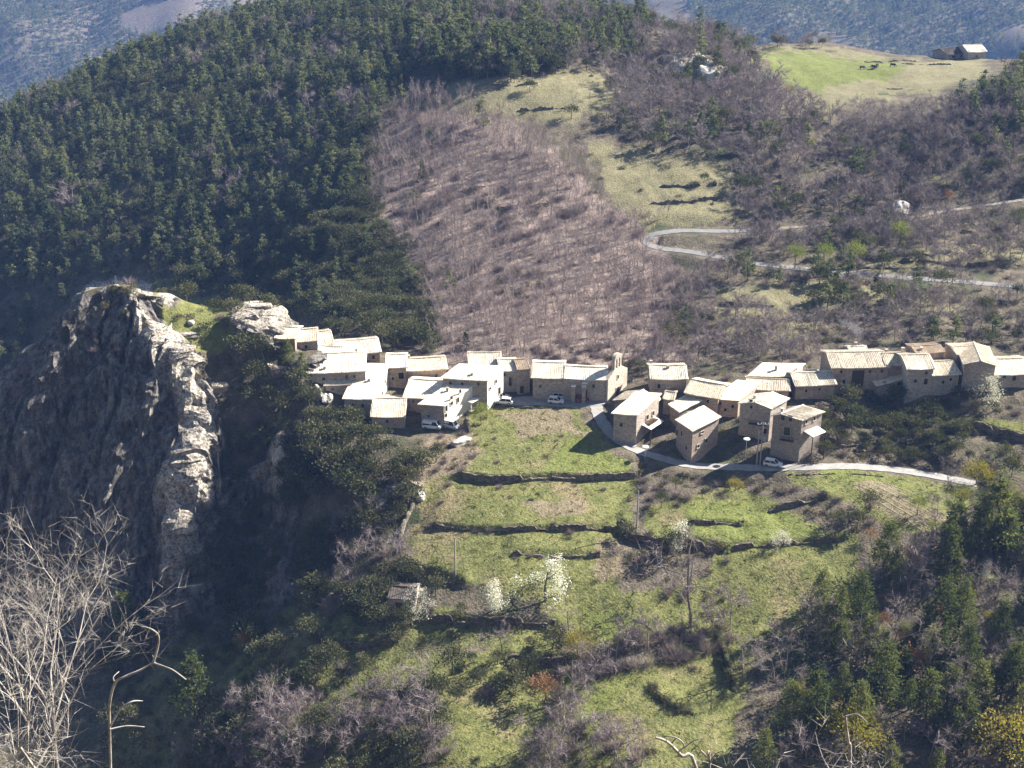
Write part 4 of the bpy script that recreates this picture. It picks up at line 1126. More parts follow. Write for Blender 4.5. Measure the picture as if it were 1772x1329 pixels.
def twiggy_soup(seed, h, rad, n, wid=.035):
    r = np.random.default_rng(seed); b = r.normal(size=(n, 3)) * [rad * .28, rad * .28, 0]
    d = r.normal(size=(n, 3)) * [.55, .55, .25] + [0, 0, .8] + b * [.8 / rad, .8 / rad, 0]; d /= np.linalg.norm(d, axis=1)[:, None]
    l = (h * r.uniform(.45, 1.1, n))[:, None]; s = np.cross(d, rand_unit(n, r)); s /= np.linalg.norm(s, axis=1)[:, None]
    base = b + d * l * r.uniform(0, .4, n)[:, None]
    V = np.stack([base - s * wid, base + s * wid, base + d * l * .8], 1).reshape(-1, 3)
    return V, np.arange(3 * n).reshape(-1, 3)
def plant_mesh(name, parts):
    """parts: (V, T, material); one mesh, several slots"""
    V, T = join([(v, t) for v, t, m in parts]); mi = np.concatenate([np.full(len(t), i) for i, (v, t, m) in enumerate(parts)])
    return tri_mesh(name, V, T, [m for _, _, m in parts], mi, smooth=False)
PINE_L = leaf_mat('pine_needles', [(0.0, (0.050, 0.064, 0.038)), (0.45, (0.105, 0.120, 0.066)), (0.8, (0.165, 0.172, 0.092)), (1.0, (0.22, 0.21, 0.125))], .4, nfac=.35)
PINE_N = leaf_mat('near_pine_needles', [(0.0, (0.050, 0.062, 0.026)), (0.45, (0.095, 0.110, 0.042)), (0.8, (0.15, 0.158, 0.062)), (1.0, (0.25, 0.225, 0.095))], .4, nfac=.35)
OAK_L = leaf_mat('evergreen_oak_leaves', [(0.0, (0.045, 0.050, 0.028)), (0.5, (0.090, 0.094, 0.050)), (1.0, (0.155, 0.145, 0.085))], .2)
TWIG = leaf_mat('bare_twigs', [(0.0, (0.17, 0.130, 0.130)), (0.5, (0.25, 0.195, 0.192)), (1.0, (0.33, 0.268, 0.25))], .1)
TWIGG = leaf_mat('grey_twigs', [(0.0, (0.145, 0.114, 0.120)), (0.5, (0.22, 0.178, 0.182)), (1.0, (0.305, 0.255, 0.25))], .1)
SHRUB_L = leaf_mat('shrub_leaves', [(0.0, (0.045, 0.050, 0.022)), (0.35, (0.085, 0.085, 0.042)), (0.65, (0.14, 0.115, 0.068)), (1.0, (0.21, 0.165, 0.11))], .2)
YEL_L = leaf_mat('yellow_green_leaves', [(0.0, (0.15, 0.15, 0.035)), (0.5, (0.24, 0.205, 0.05)), (1.0, (0.34, 0.26, 0.07))], .35)
LIME_L = leaf_mat('fresh_leaves', [(0.0, (0.13, 0.155, 0.035)), (1.0, (0.24, 0.25, 0.075))], .35)
BLOSSOM = leaf_mat('white_blossom', [(0.0, (0.52, 0.49, 0.44)), (1.0, (0.78, 0.76, 0.70))], .3)
RUST_L = leaf_mat('rust_leaves', [(0.0, (0.20, 0.11, 0.06)), (1.0, (0.36, 0.21, 0.13))], .25)
GRASS_L = leaf_mat('grass_blades', [(0.0, (0.075, 0.075, 0.026)), (0.5, (0.118, 0.112, 0.042)), (1.0, (0.19, 0.165, 0.08))], .2)
LIMB = leaf_mat('pale_limbs', [(0.0, (0.15, 0.125, 0.11)), (1.0, (0.30, 0.26, 0.23))], .0)

LIMBS = leaf_mat('sapling_stems', [(0.0, (0.22, 0.175, 0.155)), (1.0, (0.40, 0.335, 0.295))], .0)
VAR = {}   # kind -> list of (trunk (V,T,mat) parts, crown parts, height)
def reg(kind, trunk, crown, h, two=False):
    VAR.setdefault(kind, []).append((trunk, crown, h))
for s in range(6):
    h = 8.0 + s * .5
    V, T = pine_crown(100 + s, h, 2.0 + .2 * (s % 3), 46, 11, .40, .16 + .03 * (s % 3), .7 + .1 * (s % 3)); tV, tT = pine_trunk(100 + s, h)
    reg('pine', (tV, tT, MAT['bark']), (V, T, PINE_L), h)
for s in range(4):
    h = 11.0 + s
    V, T = pine_crown(200 + s, h, 2.7 + .25 * s, 90, 26, .27, .22 + .04 * (s % 3), .75); tV, tT = pine_trunk(200 + s, h)
    reg('bigpine', (tV, tT, MAT['bark']), (V, T, PINE_N), h)
for s in range(5):
    h = 5.5 + .4 * s
    V, T = oak_crown(300 + s, h, 2.6 + .15 * s, 48, 19, .27); tV, tT = pine_trunk(300 + s, h, .7, .025)
    reg('oak', (tV, tT, MAT['bark']), (V, T, OAK_L), h)
for s in range(6):
    h = 7.0 + .4 * s
    a, b, c, d = bare_soup(400 + s, h, 2, 8, .42, .16, .0105, .024, .72)
    reg('sapling', (a, b, LIMBS), (c, d, TWIG), h)
for s in range(6):
    h = 8.0 + .5 * s
    a, b, c, d = bare_soup(500 + s, h, 2, 30, .95, .05, .010, .026, .55)
    reg('bare', (a, b, LIMB), (c, d, TWIGG), h)
for s in range(4):
    h = 12.0 + s
    a, b, c, d = bare_soup(600 + s, h, 3, 15, .85, .06, .011, .020, .58)
    reg('bigbare', (a, b, LIMB), (c, d, TWIGG), h)
for s in range(5):
    h = 1.5 + .2 * s
    V, T = shrub_soup(700 + s, h, 1.35 + .1 * s, 260, .20); reg('shrub', None, (V, T, SHRUB_L), h)
for s in range(4):
    h = 2.2 + .3 * s
    V, T = twiggy_soup(800 + s, h, 1.5, 260); reg('twig', None, (V, T, TWIG if s % 2 else TWIGG), h)
for s in range(3):
    h = 5.0 + .5 * s
    a, b, c, d = bare_soup(900 + s, h, 2, 7, 1.15, .04, .014, .02, .36)
    r = np.random.default_rng(s); ce = d.reshape(-1)[2::3]; cc = c[np.repeat(ce, 16)] + r.normal(size=(len(ce) * 16, 3)) * .32
    V, T = leaf_tris(cc, .13, r); reg('blossom', (a, b, MAT['bark']), (V, T, BLOSSOM), h)
for s in range(3):
    h = 3.6 + .5 * s
    V, T = oak_crown(950 + s, h, 1.9, 60, 30, .11, .12); tV, tT = pine_trunk(950 + s, h, .7, .02)
    reg('yellow', (tV, tT, MAT['bark']), (V, T, YEL_L), h)
for s in range(3):
    h = 5.2 + .6 * s
    V, T = oak_crown(970 + s, h, 2.0, 60, 22, .13, .15); tV, tT = pine_trunk(970 + s, h, .7, .02)
    reg('lime', (tV, tT, MAT['bark']), (V, T, LIME_L), h)
for s in range(2):
    h = 4.5
    V, T = oak_crown(980 + s, h, 1.8, 50, 20, .14, .1); tV, tT = pine_trunk(980 + s, h, .7, .02)
    reg('rust', (tV, tT, MAT['bark']), (V, T, RUST_L), h)
for s in range(3):
    h = 9.0
    V, T = pine_crown(60 + s, h, 2.6, 22, 7, .75, .05, .8); reg('farpine', None, (V, T, PINE_L), h)
for s in range(4):
    r = np.random.default_rng(40 + s); n = 16
    b = r.normal(size=(n, 3)) * [.28, .28, 0]; d = r.normal(size=(n, 3)) * [.5, .5, .2] + [0, 0, .7]
    sdv = np.cross(d, rand_unit(n, r)); V = np.stack([b - sdv * .05, b + sdv * .05, b + d * .42], 1).reshape(-1, 3)
    reg('tuft', None, (V, np.arange(3 * n).reshape(-1, 3), GRASS_L), .35)
WHOLE = {k: [plant_mesh(k + '_plant', [p for p in (t, c) if p is not None]) for t, c, h in v] for k, v in VAR.items()}
PARTS = {k: [(tri_mesh('trunk', t[0], t[1], [t[2]], smooth=False), tri_mesh('crown', c[0], c[1], [c[2]], smooth=False)) for t, c, h in v] for k, v in VAR.items() if v[0][0] is not None}

# ------------------------------------------------------------------ where plants stand
road_pts = np.concatenate([w[:, :2] for w, _ in road_lines.values()])
def free_of_built(x, y, pad=1.6):
    ok = np.ones(len(x), bool)
    for f in FOOT:
        c = np.mean(f, 0); g = [(c[0] + (p[0] - c[0]) * 1.0 + np.sign(p[0] - c[0]) * pad * .6, c[1] + (p[1] - c[1]) * 1.0 + np.sign(p[1] - c[1]) * pad * .6) for p in f]
        # polygon order by angle
        g.sort(key=lambda q: math.atan2(q[1] - c[1], q[0] - c[0]))
        ok &= ~in_poly(x, y, g)
    ok &= ~in_poly(x, y, [(p[0] + (p[0] - sqw[:, 0].mean()) * .06, p[1] + (p[1] - sqw[:, 1].mean()) * .12) for p in sqw])
    for a in range(0, len(x), 4000):
        d = np.hypot(x[a:a + 4000, None] - road_pts[None, :, 0], y[a:a + 4000, None] - road_pts[None, :, 1]).min(1)
        ok[a:a + 4000] &= d > 2.6
    return ok
PL = []      # kind, x, y, z, scale, rot, variant, region
def scatter(region, polys, mix, spacing, y0, y1, smin=.75, smax=1.2, seed=0, prob=1.0, holes=(), clump=None, xlim=None):
    r = np.random.default_rng(1000 + seed)
    xm = .42 * y1 + 20 if y1 < 1000 else .40 * y1
    nx_ = int(2 * xm / spacing); ny_ = int((y1 - y0) / spacing)
    gx, gy = np.meshgrid(np.linspace(-xm, xm, nx_), np.linspace(y0, y1, ny_))
    x = (gx + r.uniform(-.48, .48, gx.shape) * spacing).ravel(); y = (gy + r.uniform(-.48, .48, gy.shape) * spacing).ravel()
    z = ground(x, y); px, py, _ = project(x, y, z)
    if y1 > 318: px = px + fbm(x / 9, y / 9, octv=2, s=seed + 5) * 34; py = py + fbm(x / 9, y / 9, octv=2, s=seed + 8) * 20
    m = np.zeros(len(x), bool)
    for p in polys: m |= in_poly(px, py, p)
    for p in holes: m &= ~in_poly(px, py, p)
    m &= r.random(len(x)) < prob
    if clump is not None: m &= fbm(x / clump[0], y / clump[0], octv=2, s=clump[2]) > clump[1]
    x, y, z = x[m], y[m], z[m]
    ok = free_of_built(x, y); x, y, z = x[ok], y[ok], z[ok]
    kinds = list(mix); w = np.array([mix[k] for k in kinds]); w = w / w.sum()
    # kinds come in patches
    nv = (fbm(x / 22, y / 22, octv=2, s=seed + 300) * .5 + .5) * .55 + r.random(len(x)) * .45
    order = np.argsort(np.argsort(nv)) / max(len(nv), 1)
    cum = np.cumsum(w)
    for i in range(len(x)):
        k = kinds[min(int(np.searchsorted(cum, order[i])), len(kinds) - 1)]
        PL.append((k, x[i], y[i], z[i] - .1, r.uniform(smin, smax), r.uniform(0, 6.28), int(r.integers(0, len(VAR[k]))), region))
def put(region, kind, px, py, hpx=None, s=1.0, var=0, y=None):
    p = raycast(px, py) if y is None else at_y(px, py, y)
    h = VAR[kind][var % len(VAR[kind])][2]
    if hpx: 
        d = math.dist((0, 0, CH), p); dep = math.asin((CH - p[2]) / d); s = (hpx / (FPX / d) / math.cos(dep)) / h
    PL.append((kind, p[0], p[1], p[2] - .1, s, rng.uniform(0, 6.28), var % len(VAR[kind]), region))
LEFT = [(-200,330),(-120,255),(0,195),(120,115),(240,56),(330,20),(420,-6),(700,-16),(725,60),(735,130),(690,165),(670,200),(640,330),(600,380),(430,440),(300,470),(150,480),(90,560),(0,720),(-150,800),(-260,600)]
scatter('left_forest', [LEFT], {'oak': .14, 'pine': .79, 'bare': .07}, 4.1, 385, 690, .5, 1.15, 1)
scatter('oak_slope', [[(430,440),(600,380),(640,330),(690,440),(745,540),(770,625),(600,585),(470,545),(300,520),(300,470)]], {'oak': .8, 'pine': .1, 'twig': .1}, 3.3, 325, 470, .6, 1.1, 2)
scatter('hilltop', [[(690,-10),(1080,-8),(1130,40),(1080,110),(1000,128),(830,138),(735,150),(720,60)]], {'pine': .5, 'oak': .25, 'bare': .25}, 4.2, 470, 620, .8, 1.25, 3)
scatter('hilltop_edge', [[(690,60),(830,80),(1010,90),(1000,125),(830,135),(735,150)]], {'pine': .8, 'oak': .2}, 4.0, 470, 560, 1.0, 1.35, 33)
scatter('pink_slope', [[(655,190),(740,172),(830,190),(960,260),(1030,330),(1110,395),(1165,460),(1190,560),(1150,640),(760,630),(735,540),(690,440),(640,330)]], {'sapling': .86, 'twig': .11, 'shrub': .03}, 2.6, 325, 500, .65, 1.3, 4)
scatter('pink_slope', [[(610,340),(660,180),(740,165),(740,300),(720,340),(745,440),(820,560),(820,620),(740,620),(680,470)]], {'oak': .55, 'pine': .45}, 5.5, 330, 490, .5, .95, 44, .45)
scatter('clearing', [[(740,150),(860,132),(1060,118),(1066,190),(980,215),(860,200),(745,185)], [(1010,250),(1160,262),(1260,280),(1270,385),(1110,392),(1050,330)]], {'shrub': .5, 'sapling': .35, 'oak': .15}, 7.5, 390, 530, .5, .9, 5, .55)
RIGHT = [(1060,115),(1130,60),(1240,66),(1290,95),(1310,140),(1390,190),(1490,205),(1690,180),(1765,125),(1900,110),(1900,325),(1650,352),(1570,365),(1400,382),(1270,392),(1272,285),(1160,262),(1040,230),(1066,180)]
scatter('right_slope', [RIGHT], {'bare': .72, 'oak': .12, 'pine': .08, 'twig': .08}, 4.3, 400, 600, .7, 1.15, 6, holes=[[(1395,150),(1450,150),(1425,330),(1400,330)]])
scatter('right_spur', [[(1670,185),(1770,120),(1900,110),(1900,230),(1690,240)]], {'pine': .6, 'bare': .4}, 4.6, 420, 600, .8, 1.2, 66)
scatter('road_slope', [[(1190,445),(1290,462),(1480,482),(1772,505),(1900,515),(1900,610),(1660,600),(1440,600),(1390,625),(1100,650),(1170,560)], [(1290,410),(1560,385),(1772,355),(1772,480),(1480,465),(1300,448)]], {'bare': .52, 'twig': .16, 'shrub': .14, 'oak': .12, 'pine': .06}, 3.7, 318, 445, .6, 1.05, 7, .85, holes=[[(1230,500),(1400,490),(1420,545),(1240,540)]])
scatter('road_slope', [[(1290,398),(1570,380),(1600,400),(1560,425),(1290,425)], [(1480,360),(1620,350),(1640,372),(1560,385)]], {'bare': .8, 'twig': .2}, 3.2, 395, 440, .6, .95, 77)
scatter('hilltop_right', [[(1080,20),(1240,40),(1310,88),(1300,75),(1440,86),(1440,78),(1240,30)]], {'bare': .6, 'oak': .4}, 6, 520, 640, .5, .9, 8, .6, holes=[[(1300,82),(1560,100),(1540,110),(1330,95)]])
scatter('cliff_edge', [[(90,500),(200,480),(300,500),(480,560),(470,600),(380,610),(300,600),(200,560)]], {'shrub': .7, 'twig': .2, 'oak': .1}, 3.4, 300, 335, .5, 1.1, 9, .6)
scatter('cliff_face', [[(0,640),(120,560),(300,620),(300,1050),(60,1060)]], {'shrub': .6, 'twig': .4}, 2.3, 268, 316, .4, .9, 10, .28)
scatter('bowl', [[(350,640),(480,600),(560,700),(620,730),(600,780),(520,860),(500,1000),(400,1100),(330,1000),(360,800)]], {'oak': .66, 'shrub': .22, 'twig': .12}, 2.9, 252, 312, .55, 1.15, 11)
scatter('oak_clump', [[(480,735),(560,738),(600,765),(700,785),(735,800),(730,850),(700,890),(640,940),(540,870),(480,820)]], {'oak': .92, 'shrub': .08}, 3.7, 262, 304, .75, 1.3, 12)
scatter('scrub_left', [[(530,900),(640,900),(720,960),(760,1030),(730,1090),(560,1060),(500,980)]], {'oak': .35, 'twig': .3, 'shrub': .25, 'bare': .1}, 2.7, 235, 290, .5, 1.05, 13)
scatter('lower_scrub', [[(200,1120),(400,1080),(500,1020),(720,1050),(960,1090),(1010,1190),(780,1215),(740,1360),(180,1360)]], {'shrub': .62, 'oak': .2, 'twig': .12, 'bare': .06}, 2.3, 198, 280, .4, 1.0, 14, .85, clump=(9, -.34, 5))
scatter('field_edge', [[(700,770),(830,740),(815,820),(740,830),(720,930),(680,980),(650,930)]], {'shrub': .6, 'twig': .4}, 2.6, 250, 305, .4, .8, 15, .7)
scatter('village_gap', [[(1440,690),(1660,690),(1772,700),(1772,830),(1640,815),(1420,800),(1400,750)]], {'oak': .55, 'shrub': .28, 'twig': .17}, 2.6, 272, 308, .45, .9, 16, .92, holes=[[(1610,715),(1772,722),(1772,755),(1690,745)]])
scatter('garden', [[(1100,800),(1160,815),(1200,820),(1320,825),(1430,860),(1520,880),(1500,930),(1440,915),(1310,850),(1200,855),(1150,900),(1085,880)]], {'shrub': .62, 'twig': .28, 'oak': .1}, 2.3, 256, 285, .45, .9, 17, .8)
scatter('field_middle', [[(1075,880),(1130,930),(1260,945),(1270,1000),(1230,1080),(1140,1020),(1060,960)]], {'shrub': .6, 'twig': .3, 'oak': .1}, 2.7, 236, 272, .5, .95, 18, .75)
scatter('thicket', [[(1010,1150),(1060,1110),(1150,1080),(1260,1080),(1290,1120),(1230,1140),(1100,1160),(1020,1180)]], {'twig': .8, 'bare': .2}, 2.3, 222, 250, .7, 1.2, 19)
scatter('right_pines', [[(1490,940),(1560,925),(1600,960),(1680,930),(1720,870),(1790,850),(1900,850),(1900,1360),(1300,1360),(1330,1130),(1400,1080),(1500,1010)]], {'bigpine': .46, 'bigbare': .11, 'bare': .16, 'twig': .10, 'yellow': .05, 'lime': .04, 'rust': .03, 'shrub': .05}, 4.1, 198, 262, .5, 1.2, 20)
scatter('right_edge', [[(1560,880),(1700,850),(1772,840),(1772,900),(1650,960),(1600,960)]], {'bare': .6, 'yellow': .2, 'lime': .2}, 4, 240, 275, .6, 1.0, 21, .8)
scatter('bottom_thicket', [[(560,1250),(760,1200),(790,1360),(560,1360)], [(930,1290),(1010,1240),(1130,1300),(1120,1360),(900,1360)], [(400,1210),(520,1200),(540,1360),(330,1360)], [(930,1190),(1000,1190),(990,1290),(950,1250)]], {'bare': .28, 'twig': .34, 'shrub': .26, 'oak': .12}, 2.5, 198, 245, .6, 1.1, 22)
scatter('field_shrubs', [[(740,730),(1100,730),(1090,1000),(1480,930),(1480,1010),(1250,1100),(1240,1330),(780,1330),(900,1150),(960,1080),(740,950)]], {'shrub': .6, 'twig': .4}, 6, 198, 302, .25, .55, 23, .45)
scatter('village_gardens', [[(700,680),(860,700),(860,740),(720,750)], [(1100,640),(1460,640),(1460,780),(1260,800),(1100,700)], [(1380,690),(1560,680),(1560,720),(1400,730)], [(800,590),(1100,590),(1110,640),(880,640)]], {'shrub': .6, 'twig': .4}, 3.0, 285, 340, .35, .75, 24, .6)
FARP = [(-100,-60),(1900,-60),(1900,115),(0,215),(-100,300)]
scatter('far_forest', [FARP], {'farpine': 1}, 9.0, 1780, 2330, .9, 1.5, 25, clump=(110, -.36, 91))
scatter('ground_tufts', GRASS + FRESH + DRY[:2], {'tuft': 1}, 1.25, 198, 305, .6, 1.5, 26, .75)
for ti, (dense_, h_, nm_) in enumerate(terr_world):      # brambles along the terrace walls
    if nm_ == 'hill': continue
    rw = np.random.default_rng(5000 + ti)
    for p_ in dense_[::2]:
        if rw.random() < .55:
            k_ = 'shrub' if rw.random() < .7 else 'twig'
            x_, y_ = p_[0] + rw.normal() * .8, p_[1] + rw.uniform(-1.3, .9); PL.append((k_, x_, y_, float(ground(x_, y_)) - .1, rw.uniform(.22, .6), rw.uniform(0, 6.28), int(rw.integers(0, 4)), 'terrace_edge'))
for pl_ in ([(1240,1095),(1252,1130),(1262,1165),(1274,1200)], [(1128,1190),(1145,1212),(1170,1226),(1200,1236)]):   # growth on the two ivy walls
    for (a0, b0), (a1, b1) in zip(pl_[:-1], pl_[1:]):
        for q in range(9):
            t_ = q / 9; p_ = raycast(a0 + (a1 - a0) * t_, b0 + (b1 - b0) * t_)
            PL.append(('shrub', p_[0] + rng.normal() * .5, p_[1] + rng.normal() * .5, float(ground(p_[0], p_[1])) + (.2 if a0 < 1210 else rng.uniform(.2, 1.6)), rng.uniform(.35, .75), rng.uniform(0, 6.28), int(rng.integers(0, 5)), 'terrace_edge'))
# single plants the photograph picks out
for a in ((945,1040,64,2),(868,1052,46,1),(1700,700,50,2),(1188,955,48,1),(1345,945,30,2),(735,1062,42,2),(1712,1005,30,1)): put('single', 'blossom', a[0], a[1], a[2], var=a[3])
for a in ((1195,1085,150,0),(985,1100,80,1),(1640,850,60,2),(870,1140,70,3),(1285,1170,95,2),(745,1290,120,1),(1110,1325,60,0),(390,920,60,1),(460,1290,100,3)): put('single', 'bigbare', a[0], a[1], a[2], var=a[3])
for a in ((833,735,42,0),(1375,465,50,1),(1475,468,55,2),(1560,515,30,0),(1425,465,50,1),(1555,430,55,2),(1250,757,18,0)): put('single', 'lime', a[0], a[1], a[2], var=a[3])
for a in ((1475,1310,75,0),(1745,1335,95,1),(1380,1225,48,2),(1752,905,60,2),(1000,1140,48,1),(1365,165,18,0),(1340,230,14,0),(1590,290,16,1),(1655,225,16,2),(1690,840,40,0),(1272,850,26,1)): put('single', 'yellow', a[0], a[1], a[2], var=a[3])
for a in ((425,1125,32,0),(1575,1180,60,1),(945,1225,55,0),(1640,350,24,1)): put('single', 'rust', a[0], a[1], a[2], var=a[3])
for a in ((222,1150,105,0),(340,1245,110,1),(1530,1000,95,2),(1640,1010,105,3),(1715,960,125,1),(500,632,46,0),(525,650,40,2)): put('single', 'bigpine', a[0], a[1], a[2], var=a[3])
for a in ((835,224,50,1),(345,500,62,2),(270,485,40,3),(1050,25,30,4)): put('single', 'pine', a[0], a[1], a[2], var=a[3])
for a in ((430,1110,45,0),(755,800,30,1),(930,862,10,2)): put('single', 'oak', a[0], a[1], a[2], var=a[3])

# ------------------------------------------------------------------ plants become objects: the largest in view one by one, the rest as one mass per kind
NAME = {'pine': 'pine_tree', 'bigpine': 'pine_tree', 'oak': 'evergreen_tree', 'sapling': 'bare_sapling', 'bare': 'bare_tree', 'bigbare': 'bare_tree', 'shrub': 'shrub', 'twig': 'bare_shrub',
        'blossom': 'blossom_tree', 'yellow': 'yellow_bush', 'lime': 'light_green_tree', 'rust': 'russet_bush', 'farpine': 'far_forest', 'tuft': 'meadow_grass'}
CATG = {'pine_tree': 'pine tree', 'evergreen_tree': 'oak tree', 'bare_sapling': 'young tree', 'bare_tree': 'tree', 'shrub': 'shrub', 'bare_shrub': 'shrub', 'blossom_tree': 'blossom tree', 'yellow_bush': 'bush', 'light_green_tree': 'tree', 'russet_bush': 'bush'}
LOOK = {'pine': 'dark green pine', 'bigpine': 'tall dark pine', 'oak': 'rounded evergreen oak', 'sapling': 'slender leafless sapling', 'bare': 'leafless grey tree', 'bigbare': 'tall leafless tree', 'shrub': 'low olive brown shrub',
        'twig': 'leafless twiggy shrub', 'yellow': 'yellowish bush', 'lime': 'light green tree', 'rust': 'russet leaved bush', 'blossom': 'white blossom tree'}
WHERE = {'left_forest': 'in the dense wood behind the cliff', 'oak_slope': 'on the slope behind the upper houses', 'hilltop': 'on the hilltop above the brown slope', 'hilltop_edge': 'along the top of the hill clearing',
         'pink_slope': 'on the pinkish slope behind the church', 'clearing': 'in the dry clearings above the hairpin', 'right_slope': 'on the slope below the plateau meadow', 'right_spur': 'on the dark spur below the barn',
         'road_slope': 'between mountain road and village', 'hilltop_right': 'along the plateau meadow rim', 'cliff_edge': 'on the grassy cliff top', 'cliff_face': 'clinging to the dark cliff face',
         'bowl': 'in the shaded hollow beside the cliff', 'oak_clump': 'in the clump below the upper houses', 'scrub_left': 'in the scrub beside the field', 'lower_scrub': 'on the overgrown lower terraces',
         'field_edge': 'on the stony bank beside the field', 'village_gap': 'in the hollow below the house row', 'garden': 'in the gardens below the street', 'field_middle': 'between the two grassy fields', 'thicket': 'in the thicket across the lower meadow',
         'right_pines': 'in the pine wood at the corner', 'right_edge': 'beside the ploughed strips', 'bottom_thicket': 'in the thicket at the picture foot', 'field_shrubs': 'scattered over the open meadow', 'village_gardens': 'between the village houses', 'terrace_edge': 'along the dry stone terrace walls', 'single': 'standing alone'}
SINGLE = {('blossom',945): 'largest white blossom tree on the green field', ('blossom',868): 'smaller blossom tree beside the largest one', ('blossom',1700): 'white blossom tree in front of the dark gabled barn house', ('blossom',1188): 'slim blossom tree above the tall leafless tree',
 ('blossom',1345): 'pale blossoming bush at the corner of the middle field', ('blossom',735): 'pale grey blossoming tree beside the stone shed', ('blossom',1712): 'blossoming bush among the pines',
 ('bigbare',1195): 'tall spreading leafless tree in the middle of the meadow', ('bigbare',985): 'forked leafless tree below the largest blossom tree', ('bigbare',1640): 'round leafless tree beside the street end', ('bigbare',870): 'leafless fruit tree on the shaded terrace',
 ('bigbare',1285): 'leafless tree beside the dark ivy wall', ('bigbare',745): 'leafless tree leaning over the lowest meadow', ('bigbare',1110): 'leafless tree at the lower picture edge below the meadow', ('bigbare',390): 'leafless tree catching light in the shaded hollow', ('bigbare',460): 'bushy leafless tree beside the two pines',
 ('lime',833): 'light green tree at the balcony house', ('lime',1375): 'first pale green tree below the upper road', ('lime',1475): 'biggest pale green tree below the upper road', ('lime',1560): 'small pale green tree in front of the road', ('lime',1425): 'middle pale green tree below the upper road', ('lime',1555): 'pale green tree under the white boulder', ('lime',1250): 'small bright green tree beside the square corner house',
 ('yellow',1475): 'yellow green bush behind the bare branch', ('yellow',1745): 'big yellow green bush in the lower corner', ('yellow',1380): 'small yellow bush at the edge of the pine wood', ('yellow',1000): 'ochre bush below the forked leafless tree', ('yellow',1365): 'tiny yellow bush below the green plateau meadow', ('yellow',1340): 'yellow bush on the purple slope', ('yellow',1590): 'yellow bush in the middle of the wooded slope', ('yellow',1655): 'yellow bush below the dark spur', ('yellow',1690): 'yellow bush at the end of the ploughed strips', ('yellow',1272): 'round olive yellow bush above the middle field',
 ('rust',425): 'small salmon coloured bush in the shade below the cliff', ('rust',1575): 'russet bush inside the pine wood', ('rust',945): 'reddish bush on the lower meadow edge', ('rust',1640): 'russet bush beside the upper road',
 ('bigpine',222): 'bright green pine below the cliff beside the bare branches', ('bigpine',340): 'wide dark green pine beside the bare branches at the cliff foot', ('bigpine',1530): 'pine at the corner of the meadow slope', ('bigpine',1640): 'dark pine below the ploughed strips', ('bigpine',1715): 'tall pine with a bare dark trunk', ('bigpine',500): 'dark pine in front of the topmost houses', ('bigpine',525): 'lower dark pine below the topmost houses',
 ('pine',835): 'lone pine in the middle of the hill clearing', ('pine',345): 'big pine just behind the cliff top', ('pine',270): 'pine behind the summit stone', ('pine',1050): 'pine on the skyline of the wooded hilltop', ('oak',430): 'dark evergreen in the shaded valley', ('oak',755): 'round dark evergreen bush beside the green field', ('oak',930): 'low bush in the middle of the terraced field', ('yellow',1752): 'yellow green bush right of the ploughed strips'}
def visible_mask(x, y, z):
    vis = np.ones(len(x), bool)
    for t in np.linspace(.35, .985, 40):
        vis &= bil(GX, GY, MZ, x * t, y * t) < CH + (z - CH) * t + .5
    px, py, d = project(x, y, z)
    return vis & (px > -10) & (px < PW + 10) & (py > -10) & (py < PH + 30)
src = bpy.data.collections.new('plant_sources')   # never linked: only the shared shapes live here
SRC = {}
def source(kind, var):
    if (kind, var) not in SRC:
        o = bpy.data.objects.new(NAME[kind] + '_shape', WHOLE[kind][var]); SRC[kind, var] = o
    return SRC[kind, var]
